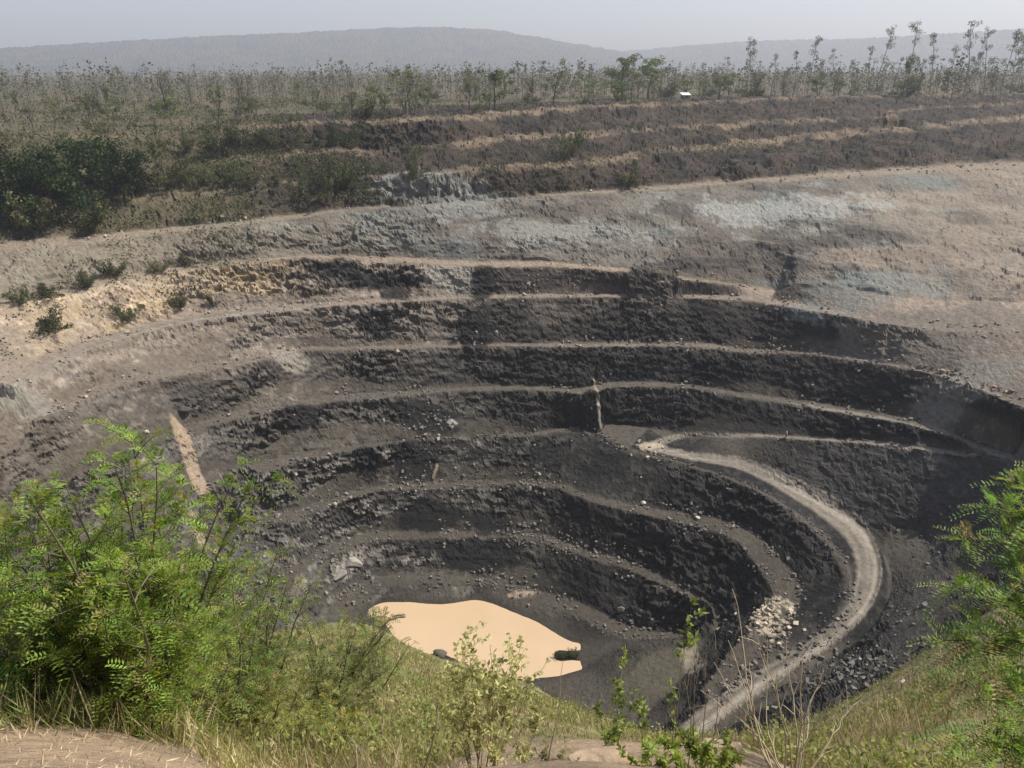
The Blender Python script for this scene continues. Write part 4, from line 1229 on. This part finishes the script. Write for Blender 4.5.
# right hand tree with long feathered leaves
def right_tree():
    g = np.random.default_rng(40)
    base = at_depth(1046, 800, 5.2); base[2] = min(base[2], ground_z(base[0], base[1]))
    o = obj('feathery_tree', None, loc=tuple(base), label='young tree with long feathered leaves at the right edge', cat='tree')
    top = at_depth(1058, 455, 6.0)
    trunk = catmull([base, at_depth(1052, 700, 5.5), at_depth(1046, 600, 5.7), top], .12) - base
    T = Acc(); T.add(*tube(trunk, np.linspace(.045, .012, len(trunk)), 7), np.array([.12, .10, .07]))
    obj('trunk', T.mesh('trunk', True), M_BARK, o)
    F = Acc()
    tips = [(985, 505, 5.8), (1005, 485, 6.0), (960, 545, 5.6), (940, 585, 5.5), (975, 590, 5.6), (930, 640, 5.4), (960, 650, 5.4), (990, 640, 5.6), (942, 690, 5.2), (975, 700, 5.3), (1005, 690, 5.4), (950, 738, 5.0), (985, 745, 5.1), (1015, 740, 5.2), (1010, 560, 5.8), (1015, 610, 5.9), (1050, 520, 5.6), (1080, 560, 5.6), (1090, 620, 5.5), (1080, 690, 5.4), (1060, 740, 5.2), (1000, 530, 6.1), (1040, 470, 6.1), (1030, 650, 5.3), (1035, 580, 5.5), (1000, 600, 5.3), (1020, 520, 5.7), (970, 620, 5.9), (1015, 760, 5.0), (960, 770, 4.9)]
    for (u, v, dp) in tips:
        tip = at_depth(u, v, dp) - base
        k = np.argmin(np.abs(trunk[:, 2] - (tip[2] - g.uniform(.15, .45)))); st = trunk[k]
        mid = (st + tip) / 2 + np.array([0, 0, .10])
        pth = catmull([st, mid, tip], .06)
        B = Acc(); B.add(*tube(pth, np.linspace(.013, .004, len(pth)), 4), np.array([.13, .12, .06]))
        obj('branch', B.mesh('branch', True), M_BARK, o)
        n = 24
        ii = (len(pth) - 1 - (g.random(n) ** 1.4 * .75 * (len(pth) - 1))).astype(int)
        c = pth[ii]; dr = unit(tip - st)
        a = unit(dr[None, :] * .8 + rand_dirs(n, g) * .75 + np.array([0, 0, .12]))
        v_, f_, c_ = pinnate(c, a, g.uniform(.16, .30, n), 10, .20, .35, g, np.array([.14, .21, .055]) * g.uniform(.8, 1.35))
        F.add(v_, f_, c_)
    obj('foliage', F.mesh('foliage'), M_LEAF, o, kind='stuff')


right_tree()


def twig_thing(name, label, cat, base_uv, dep, tips, rad, bark, seed, sub=4, leaves=0, leafcol=None, leafsz=.05, leaf_from=.5, spread=.25):
    g = np.random.default_rng(seed)
    base = at_depth(base_uv[0], base_uv[1], dep)
    gz = ground_z(base[0], base[1]); base[2] = gz if gz < base[2] else base[2]
    o = obj(name, None, loc=tuple(base), label=label, cat=cat)
    Lc, La = [], []
    for (u, v, dd) in tips:
        tip = at_depth(u, v, dep + dd) - base
        mid = tip * .5 + g.normal(size=3) * .06 + np.array([0, 0, .03])
        st = np.array([g.normal() * .04, g.normal() * .04, 0])
        pth = catmull([st, mid, tip], .07)
        pth[1:-1] += g.normal(size=pth[1:-1].shape) * .006
        S = Acc(); S.add(*tube(pth, np.linspace(rad, rad * .3, len(pth)), 5), np.array(bark) * g.uniform(.8, 1.2))
        for j in range(sub):
            k = int(len(pth) * g.uniform(.3, .95)); dr = unit(pth[min(k + 1, len(pth) - 1)] - pth[k - 1])
            tp = limb_path(pth[k], dr + rand_dirs(1, g)[0] * .8, np.linalg.norm(tip) * g.uniform(.1, spread), 5, .12, g, .02)
            S.add(*tube(tp, np.linspace(rad * .45, rad * .18, 6), 4), np.array(bark) * g.uniform(.8, 1.25))
            if leaves:
                Lc.append(tp[g.integers(1, 6, leaves)])
        if leaves:
            kk = (len(pth) * g.uniform(leaf_from, 1, leaves)).astype(int).clip(0, len(pth) - 1); Lc.append(pth[kk])
        obj('stem', S.mesh('stem', True), M_BARK, o)
    if leaves:
        c = np.vstack(Lc); a = unit(rand_dirs(len(c), g) + np.array([0, 0, .3]))
        v, f = diamonds(c, a, perp(a, g), leafsz * g.uniform(.6, 1.3, len(c)), leafsz * .5 * g.uniform(.7, 1.2, len(c)))
        F = Acc(); F.add(v, f, np.repeat(np.array(leafcol)[None, :] * g.uniform(.7, 1.35, (len(c), 1)), 4, 0))
        obj('foliage', F.mesh('foliage'), M_LEAF, o, kind='stuff')
    return o


twig_thing('dry_bush', 'pale leafless twiggy bush in front of the haul road', 'bush', (792, 800), 5.2,
           [(852, 706, .3), (824, 668, .2), (803, 655, 0), (832, 700, -.2), (786, 640, .3), (760, 645, -.1), (738, 608, .2), (714, 662, .1), (700, 690, 0), (745, 690, .4), (775, 690, -.2), (812, 700, .5), (768, 664, .5), (728, 640, .4)], .0075, (.30, .25, .17), 61, 6)
twig_thing('dry_bush', 'dark thin leafless bush left of the pale twiggy one', 'bush', (702, 800), 5.6,
           [(697, 640, .2), (716, 650, 0), (682, 672, .2), (690, 690, -.1), (728, 690, .2), (706, 610, .3)], .005, (.12, .095, .07), 62, 4)
twig_thing('sapling', 'thin sapling with yellow green leaves in front of the pond', 'sapling', (482, 800), 5.6,
           [(490, 645, .2), (470, 655, .1), (512, 662, .1), (450, 668, .2), (532, 682, .2), (500, 660, -.1), (478, 665, .3), (545, 700, .1), (440, 690, .1), (462, 640, .3), (520, 648, .3), (505, 690, .2)], .006, (.22, .19, .10), 63, 8, 20, (.40, .40, .17), .05, .45)
twig_thing('sapling', 'slim leafy sapling top against the black wall right of the pond', 'sapling', (668, 800), 6.0,
           [(692, 603, .2), (686, 632, .2)], .005, (.12, .10, .06), 64, 3, 12, (.16, .20, .06), .07, .82, .10)
twig_thing('sapling', 'green leafy sapling below the right end of the pond', 'sapling', (628, 800), 6.2,
           [(622, 668, .3), (635, 690, .1), (612, 700, .2), (640, 715, .1), (600, 715, .3)], .006, (.16, .14, .08), 65, 5, 22, (.20, .25, .07), .05, .3, .2)
twig_thing('low_bush', 'low bright green leafy bush at the bottom centre', 'bush', (690, 815), 5.4,
           [(652, 752, 0), (668, 745, .1), (690, 738, .2), (708, 742, 0), (728, 748, .1), (742, 760, 0), (680, 758, -.2), (705, 760, -.2), (636, 765, .1), (720, 765, -.3)], .005, (.16, .15, .07), 66, 7, 26, (.24, .30, .075), .055, .2, .3)
twig_thing('low_bush', 'low leafy bush at the bottom edge under the yellow green sapling', 'bush', (548, 815), 5.6,
           [(520, 742, .2), (545, 738, .1), (565, 745, .2), (500, 752, .1), (580, 758, .1)], .005, (.20, .16, .09), 67, 5, 12, (.22, .22, .09), .045, .2, .3)
twig_thing('dry_stick', 'single dark dry stick leaning right on the grass slope', 'stick', (410, 790), 5.2, [(431, 690, .2)], .007, (.10, .07, .05), 68, 2)
twig_thing('dry_stick', 'pale bent dry stick at the bottom, left of the dark one', 'stick', (362, 790), 5.0, [(340, 735, .2), (392, 742, .2)], .006, (.26, .21, .14), 69, 2)
twig_thing('dry_stick', 'brown slanted stalk right of the thin sapling', 'stick', (548, 790), 5.6, [(563, 660, .2)], .005, (.22, .17, .10), 70, 1)

# grass and weeds on the near slope and the ledge
g4 = np.random.default_rng(90)
n = 60000
a_ = g4.uniform(-.88, .88, n); r_ = 2.2 * (75 / 2.2) ** g4.random(n)
px, py = np.sin(a_) * r_, np.cos(a_) * r_
pz, nr = base_z(px, py)
dens = fbm(px, py, px * 0, 5, 3, 700)
rc = np.interp(a_, cre[:, 0], cre[:, 1])
ledge = r_ < rc
keep = nr & (g4.random(n) < np.where(ledge, .8, (sstep(-.5, .15, dens) * .9 + .1) * np.where(a_ > .25, np.interp(r_, [30, 78], [1, .35]), 1)))
px, py, pz, r_, ledge, dens, a_ = (q[keep] for q in (px, py, pz, r_, ledge, dens, a_))
n = len(px)
k = 4
mid = np.exp(-((a_ - .14) / .26) ** 2)
ht = np.where(ledge, g4.uniform(.025, .09, n), g4.uniform(.12, .36, n)) * (1 + np.clip(r_ - 12, 0, 60) / 90) * (1 - .75 * mid * (r_ < 12))
R = np.repeat
c0 = np.stack([px, py, pz - .02], 1)
c0 = R(c0, k, 0) + g4.normal(size=(n * k, 3)) * (R(ht, k) * .30)[:, None] * np.array([1, 1, .05])
ax = unit(rand_dirs(n * k, g4) * .55 + np.array([0, 0, 1.0])); ax[R(ledge, k)] = unit(rand_dirs(int(ledge.sum()) * k, g4) + np.array([0, 0, .25]))
wd = np.clip(R(r_, k) / 1500, .004, .035) * g4.uniform(.7, 1.6, n * k) * 1.8
v, f = diamonds(c0, ax, perp(ax, g4), R(ht, k) * g4.uniform(.6, 1.3, n * k), wd)
pal = np.array([[.19, .235, .06], [.27, .28, .09], [.38, .33, .16], [.48, .39, .24]])
w_green = np.clip(.5 - .5 * dens, .08, .75) * np.where(a_ > .2, .55, 1)
rv = g4.random(n)
ci_ = np.where(ledge, 3, np.where(rv < w_green * .5, 0, np.where(rv < w_green, 1, np.where(rv < w_green + .25, 2, 3))))
cc = pal[ci_] * g4.uniform(.65, 1.25, (n, 1)) * np.where(a_ > .2, .78, 1)[:, None]
A = Acc(); A.add(v, f, R(R(cc, k, 0) * g4.uniform(.8, 1.2, (n * k, 1)), 4, 0))
obj('grass', A.mesh('grass'), M_GRASS, kind='stuff', label='dry and green grass over the slope below the camera')
# broad leaved weeds among the grass
n = 5200
a_ = g4.uniform(-.85, .85, n); r_ = 5.5 * (70 / 5.5) ** g4.random(n)
px, py = np.sin(a_) * r_, np.cos(a_) * r_; pz, nr = base_z(px, py)
keep = nr & (fbm(px, py, px * 0, 7, 3, 720) > -.02) & (np.abs(a_ - .16) > np.where(r_ < 12, .25, 0)) & (r_ > np.interp(a_, cre[:, 0], cre[:, 1]))
px, py, pz, r_ = (q[keep] for q in (px, py, pz, r_)); n = len(px); k = 26
sc = g4.uniform(.15, .42, n) * (1 + np.clip(r_ - 10, 0, 60) / 50)
c0 = R(np.stack([px, py, pz], 1), k, 0) + g4.normal(size=(n * k, 3)) * R(sc, k)[:, None] * np.array([.4, .4, .15]) + np.array([0, 0, 1]) * (R(sc, k) * g4.random(n * k))[:, None]
ax = unit(rand_dirs(n * k, g4) + np.array([0, 0, .4]))
v, f = diamonds(c0, ax, perp(ax, g4), R(sc, k) * .20, R(sc, k) * .10)
cc = np.array([[.17, .215, .055], [.24, .265, .08], [.29, .28, .11]])[g4.integers(0, 3, n)] * g4.uniform(.7, 1.2, (n, 1))
A = Acc(); A.add(v, f, R(R(cc, k, 0) * g4.uniform(.8, 1.2, (n * k, 1)), 4, 0))
obj('weeds', A.mesh('weeds'), M_LEAF, kind='stuff', label='leafy weeds growing through the grass of the near slope')
# ------------------------------------------------------------------ boulders, rubble and small things
M_STONE = mat_attr('stone', var=.25, vscale=5, bump=.02, bscale=9)


def boulder_mesh(seed, size, col, sub=3):
    """angular lump: icosphere cut by random planes"""
    g = np.random.default_rng(seed)
    bm = bmesh.new(); bmesh.ops.create_icosphere(bm, subdivisions=sub, radius=1.0)
    v = np.array([x.co[:] for x in bm.verts]); bm.verts.index_update()
    f = np.array([[y.index for y in x.verts] for x in bm.faces]); bm.free()
    for _ in range(11):
        d = rand_dirs(1, g)[0]; h = g.uniform(.55, .85)
        t = v @ d
        v -= np.clip(t - h, 0, None)[:, None] * d[None, :]
    v += .05 * np.stack([fbm(v[:, 0] + k * 9, v[:, 1], v[:, 2], .5, 3, seed + k) for k in range(3)], 1)
    v *= np.array(size) / 2
    me = mesh_from('boulder', v, f)
    add_col(me, 'col', np.array(col)[None, :] * (1 + .15 * fbm(v[:, 0], v[:, 1], v[:, 2], max(size) * .3, 3, seed)[:, None]))
    return me


def boulder_at(u, v, px, asp, col, label, seed, tilt=(0, 0, 0), sink=.25, zoff=0.0, name='boulder'):
    p = pix_ground(u, v)
    dep = p[1] * CP - p[2] * SP
    w = px / F_PX * dep
    me = boulder_mesh(seed, (w, w * asp[0], w * asp[1]), col)
    o = obj(name, me, M_STONE, loc=(p[0], p[1], p[2] + w * asp[1] * (.5 - sink) + zoff), label=label, cat='boulder')
    o.rotation_euler = tilt
    return o


pale, dk, br = (.26, .235, .20), (.075, .068, .06), (.30, .225, .155)
boulder_at(354, 564, 21, (.7, .35), pale, 'pale flat slab lying on the broken face left of the pond', 301, (.3, .25, .4))
boulder_at(340, 577, 16, (.8, .4), (.2, .185, .16), 'grey slab below the pale flat one left of the pond', 302, (.2, -.2, .9))
boulder_at(270, 585, 10, (.7, .6), (.55, .45, .35), 'small cream coloured boulder at the edge of the bushes', 303)
boulder_at(529, 491, 7, (.8, .8), pale, 'pale boulder on the bench corner above the black wall', 304)
boulder_at(621, 612, 10, (.5, .9), (.2, .185, .16), 'leaning grey slab against the black wall right of the pond', 305, (.2, .7, .3))
boulder_at(185, 412, 15, (.8, .6), dk, 'dark boulder at the top of the brown silt stripe', 307)
boulder_at(441, 658, 17, (.7, .7), (.10, .088, .07), 'jagged brown rock in the near edge of the pond', 308, (.2, .5, 0), .3)
boulder_at(716, 756, 58, (.7, .55), br, 'large pinkish boulder at the bottom edge beside the green bush', 309, (0, .1, .3), .35)
boulder_at(598, 764, 70, (.6, .28), br, 'flat pinkish stone at the bottom edge left of the large boulder', 310, (0, 0, .2), .35)
boulder_at(292, 752, 46, (.6, .35), (.42, .31, .22), 'orange brown clod on the ledge under the bushes', 311, (0, .1, .2), .4)
boulder_at(255, 757, 60, (.6, .25), (.44, .33, .23), 'broad flat clod left of the orange brown one on the ledge', 312, (0, -.05, .5), .4)
boulder_at(643, 505, 6, (.8, .7), (.4, .37, .32), 'whitish stone on the bench above the black wall, left one', 313)
boulder_at(697, 519, 6, (.8, .7), (.4, .37, .32), 'whitish stone on the bench above the black wall, right one', 314)
boulder_at(904, 684, 9, (.8, .6), (.5, .46, .4), 'whitish stone at the lower end of the rubble on the right slope', 315)
boulder_at(147, 433, 6, (.8, .6), (.4, .36, .3), 'pale stone on the smooth left slope beside the silt stripe', 316)
boulder_at(891, 608, 7, (.8, .6), dk, 'dark boulder on the outer side of the haul road bend', 317)

# rubble on the benches: small broken rock, past counting
g5 = np.random.default_rng(55)
cube = np.array([[x, y, z] for x in (-1, 1) for y in (-1, 1) for z in (-1, 1)], float) / 2
cf = np.array([[0, 1, 3, 2], [4, 6, 7, 5], [0, 4, 5, 1], [2, 3, 7, 6], [0, 2, 6, 4], [1, 5, 7, 3]])
src, szs, cols_ = [], [], []


def strew(W, n, spread, smin, smax, col, cvar=.35, inward=0.0):
    W = np.asarray(W)
    k = g5.integers(0, len(W), n)
    cl = fbm(W[k, 0], W[k, 1], W[k, 2] * 0, 6, 2, 610)
    k = k[g5.random(n) < sstep(-.4, .3, cl)]
    q = W[k, :2] + g5.normal(size=(len(k), 2)) * spread
    z, nr = base_z(q[:, 0], q[:, 1])
    s = smin + (smax - smin) * g5.random(len(k)) ** 3.5
    ok = ~nr
    src.append(np.column_stack([q, z])[ok]); szs.append(s[ok])
    cols_.append((np.array(col)[None, :] * g5.uniform(1 - cvar, 1 + cvar, (len(k), 1)))[ok])


for ln_, n_, c_ in ((L_G, 900, (.26, .22, .18)), (L_A, 700, (.28, .22, .16)), (L_B, 1300, (.25, .205, .165)), (L_C, 1500, (.22, .18, .15)), (L_D, 900, (.16, .14, .12)), (L_F, 1700, (.15, .135, .115)), (L_J, 1100, (.14, .125, .105)), (L_K, 700, (.13, .115, .10))):
    strew(ln_[0], n_, .9, .12, .6, c_)
    if ln_[1] is not None: strew(ln_[1], n_, 1.0, .15, .8, c_)
strew(L_E[0], 2400, 1.0, .12, .65, (.12, .11, .10)); strew(L_EUP[0], 400, .8, .1, .5, (.11, .10, .09)); strew(L_PLAT[0], 300, 1.5, .1, .6, (.12, .11, .10))
for (u, v, z, n_, sp, c_) in ((870, 660, -87, 900, 5.5, (.17, .16, .145)), (905, 650, -84, 600, 4.5, (.17, .16, .145)), (840, 690, -88, 700, 5, (.12, .115, .10)), (770, 618, -89.4, 330, 3.2, (.33, .28, .21)), (430, 405, -72.5, 160, 3, (.2, .18, .16)), (310, 500, -87, 500, 6, (.2, .18, .155)), (345, 525, -92, 500, 6, (.19, .17, .15)), (270, 520, -88, 300, 5, (.19, .17, .15)), (225, 398, -67, 350, 4, (.06, .052, .048)), (650, 450, -80.3, 160, 2.5, (.3, .26, .2)), (120, 388, -60.5, 200, 4, (.3, .23, .18))):
    strew(np.array([at_z(u, v, z)]), n_, sp, .15, .9, c_)
S0, Sz, Cz = np.vstack(src), np.concatenate(szs), np.vstack(cols_)
n = len(S0)
ang = g5.uniform(0, 6.28, (n, 3))
Rz = np.zeros((n, 3, 3)); ca, sa = np.cos(ang[:, 0]), np.sin(ang[:, 0]); Rz[:, 0, 0] = ca; Rz[:, 0, 1] = -sa; Rz[:, 1, 0] = sa; Rz[:, 1, 1] = ca; Rz[:, 2, 2] = 1
Rx = np.zeros((n, 3, 3)); cb, sb = np.cos(ang[:, 1]), np.sin(ang[:, 1]); Rx[:, 1, 1] = cb; Rx[:, 1, 2] = -sb; Rx[:, 2, 1] = sb; Rx[:, 2, 2] = cb; Rx[:, 0, 0] = 1
vv = cube[None] * (Sz[:, None, None] * g5.uniform(.6, 1.2, (n, 1, 3))) * g5.uniform(.65, 1.15, (n, 8, 1))
vv = np.einsum('nij,nkj->nki', Rz @ Rx, vv) + S0[:, None, :] + np.array([0, 0, .18]) * Sz[:, None, None]
A = Acc(); A.add(vv.reshape(-1, 3), (cf[None] + np.arange(n)[:, None, None] * 8).reshape(-1, 4), np.repeat(Cz, 8, 0))
obj('rubble', A.mesh('rubble'), M_STONE, kind='stuff', label='loose broken rock along the benches of the pit')
print('rubble', n)


def flat_mat(name, col, rough=.7):
    m, nt, b = new_mat(name)
    nz = nt.nodes.new('ShaderNodeTexNoise'); nz.inputs['Scale'].default_value = 6
    mr = nt.nodes.new('ShaderNodeMapRange'); mr.inputs[3].default_value = .8; mr.inputs[4].default_value = 1.15
    mx = nt.nodes.new('ShaderNodeMix'); mx.data_type = 'RGBA'; mx.blend_type = 'MULTIPLY'; mx.inputs[0].default_value = 1; mx.inputs[6].default_value = (*col, 1)
    nt.links.new(nz.outputs[0], mr.inputs[0]); nt.links.new(mr.outputs[0], mx.inputs[7]); nt.links.new(mx.outputs[2], b.inputs['Base Color'])
    b.inputs['Roughness'].default_value = rough
    return m


def box_mesh(name, dims, at=(0, 0, 0)):
    bm = bmesh.new(); bmesh.ops.create_cube(bm, size=1)
    bmesh.ops.scale(bm, vec=dims, verts=bm.verts); bmesh.ops.translate(bm, vec=at, verts=bm.verts)
    bmesh.ops.bevel(bm, geom=bm.edges[:], offset=min(dims) * .08, segments=1, affect='EDGES')
    me = bpy.data.meshes.new(name); bm.to_mesh(me); bm.free(); return me


# small hut with a whitish roof on the far rim
hp = pix_ground(685, 100); hr = math.hypot(hp[0], hp[1]); hp = hp * ((hr + 4) / hr); hp[2] = ground_z(hp[0], hp[1])
hut = obj('hut', None, loc=tuple(hp), label='tiny hut with whitish roof on the far rim among the trees', cat='hut')
hut.rotation_euler = (0, 0, .15)
M_HUTW, M_HUTR, M_HUTD = flat_mat('hut_wall', (.22, .17, .12)), flat_mat('hut_roof', (.75, .73, .70), .5), flat_mat('hut_door', (.06, .05, .04))
for nm, dm, at_ in (('wall', (3.4, .18, 2.1), (0, -1.3, 1.0)), ('wall', (3.4, .18, 2.1), (0, 1.3, 1.0)), ('wall', (.18, 2.4, 2.1), (-1.6, 0, 1.0)), ('wall', (.18, 2.4, 2.1), (1.6, 0, 1.0))):
    obj(nm, box_mesh(nm, dm, at_), M_HUTW, hut)
rv_ = np.array([[-2.1, -1.9, 2.0], [2.1, -1.9, 2.0], [2.1, 1.9, 2.9], [-2.1, 1.9, 2.9], [-2.1, -1.9, 2.1], [2.1, -1.9, 2.1], [2.1, 1.9, 3.0], [-2.1, 1.9, 3.0]])
obj('roof', mesh_from('roof', rv_, np.array([[0, 3, 2, 1], [4, 5, 6, 7], [0, 1, 5, 4], [1, 2, 6, 5], [2, 3, 7, 6], [3, 0, 4, 7]])), M_HUTR, hut)
obj('door', box_mesh('door', (.9, .06, 1.8), (.3, -1.42, .9)), M_HUTD, hut)

# driftwood on the pond
fp = at_z(397, 618, WZ)
dw = obj('driftwood', None, loc=fp, label='small dark raft of drifting sticks on the left of the pond', cat='driftwood')
M_WOOD = flat_mat('wet_wood', (.10, .075, .055))
for i, (dx, dy, ln_, a_) in enumerate(((0, 0, 3.6, .35), (.3, .7, 2.6, .25), (-.5, -.5, 2.4, .5), (.9, .1, 1.8, .1))):
    pts_ = np.array([[-ln_ / 2, 0, .06], [-ln_ / 6, .08, .12], [ln_ / 6, -.05, .1], [ln_ / 2, .1, .05]])
    c_, s_ = math.cos(a_), math.sin(a_)
    pts_[:, :2] = pts_[:, :2] @ np.array([[c_, s_], [-s_, c_]]) + [dx, dy]
    v, f = tube(pts_, [.10, .16, .15, .07], 6)
    obj('log', mesh_from('log', v, f, True), M_WOOD, dw)
tree_at(563, 659, 648, 'shrub', 'pond_shrub', 'dark bush standing in the water at the right end of the pond', 'shrub', None, 1.0, 0, 1)
tree_at(573, 657, 648, 'shrub', 'pond_shrub', 'second dark bush, between the first and the right bank of the pond', 'shrub', None, 1.0, 0, 2)


# person on the upper haul road
def person(u, v, label):
    p = pix_ground(u, v, 60)
    o = obj('person', None, loc=(p[0], p[1], p[2] + .02), label=label, cat='person')
    o.rotation_euler = (0, 0, 1.2)

    def skin(name, pts, edges, rad, mat, parent, root=0):
        me = bpy.data.meshes.new(name); me.from_pydata(pts, edges, [])
        ob = obj(name, me, mat, parent)
        md = ob.modifiers.new('skin', 'SKIN')
        for i, r in enumerate(rad): me.skin_vertices[0].data[i].radius = (r, r)
        me.skin_vertices[0].data[root].use_root = True
        sb = ob.modifiers.new('sub', 'SUBSURF'); sb.levels = 1; sb.render_levels = 1
        return ob
    skin_m, shirt, lower, hair = flat_mat('skin', (.20, .11, .07)), flat_mat('white_cotton', (.8, .78, .76)), flat_mat('dark_red_cloth', (.22, .035, .03)), flat_mat('black_hair', (.01, .01, .01))
    pts = [(0, 0, .95), (0, 0, 1.18), (0, 0, 1.42), (0, 0, 1.50), (0, .01, 1.60), (0, .015, 1.70),
           (.18, 0, 1.40), (.24, .03, 1.14), (.25, .12, .90), (.25, .15, .82), (-.18, 0, 1.40), (-.24, -.03, 1.14), (-.25, .05, .90), (-.25, .08, .82),
           (.10, 0, .88), (.11, .10, .50), (.11, .02, .09), (.11, .16, .04), (-.10, 0, .88), (-.11, -.02, .50), (-.11, -.16, .10), (-.11, -.04, .04)]
    ed = [(0, 1), (1, 2), (2, 3), (3, 4), (4, 5), (2, 6), (6, 7), (7, 8), (8, 9), (2, 10), (10, 11), (11, 12), (12, 13), (0, 14), (14, 15), (15, 16), (16, 17), (0, 18), (18, 19), (19, 20), (20, 21)]
    rad = [.14, .13, .15, .055, .095, .085, .07, .048, .035, .035, .07, .048, .035, .035, .09, .065, .045, .04, .09, .065, .045, .04]
    body = skin('body', pts, ed, rad, skin_m, o)
    skin('shirt', [pts[0], pts[1], pts[2], (.18, 0, 1.40), (.23, .025, 1.18), (-.18, 0, 1.40), (-.23, -.025, 1.18), (0, 0, .88)], [(0, 1), (1, 2), (2, 3), (3, 4), (2, 5), (5, 6), (0, 7)], [.17, .16, .175, .09, .07, .09, .07, .17], shirt, o)
    skin('trousers', [(0, 0, .94), (.10, 0, .86), (.11, .10, .50), (.11, .03, .14), (-.10, 0, .86), (-.11, -.02, .50), (-.11, -.15, .15)], [(0, 1), (1, 2), (2, 3), (0, 4), (4, 5), (5, 6)], [.155, .11, .085, .075, .11, .085, .075], lower, o)
    skin('hair', [(0, -.02, 1.66), (0, -.01, 1.74)], [(0, 1)], [.10, .075], hair, o)
    return o


person(786, 437.5, 'tiny walking person in white top and dark red trousers on the haul road')
# ------------------------------------------------------------------ haze
hb = bmesh.new()
bmesh.ops.create_cube(hb, size=1)
bmesh.ops.scale(hb, vec=(12900, 12900, 560), verts=hb.verts)
bmesh.ops.translate(hb, vec=(0, 0, 166), verts=hb.verts)
me = bpy.data.meshes.new('haze'); hb.to_mesh(me); hb.free()
m = bpy.data.materials.new('haze_air'); m.use_nodes = True
nt = m.node_tree; nt.nodes.clear()
out = nt.nodes.new('ShaderNodeOutputMaterial'); pv = nt.nodes.new('ShaderNodeVolumePrincipled')
pv.inputs['Color'].default_value = (.87, .905, 1.0, 1)
pv.inputs['Density'].default_value = 0.00019
pv.inputs['Anisotropy'].default_value = 0.2
nt.links.new(pv.outputs[0], out.inputs['Volume'])
obj('haze', me, m, kind='stuff')
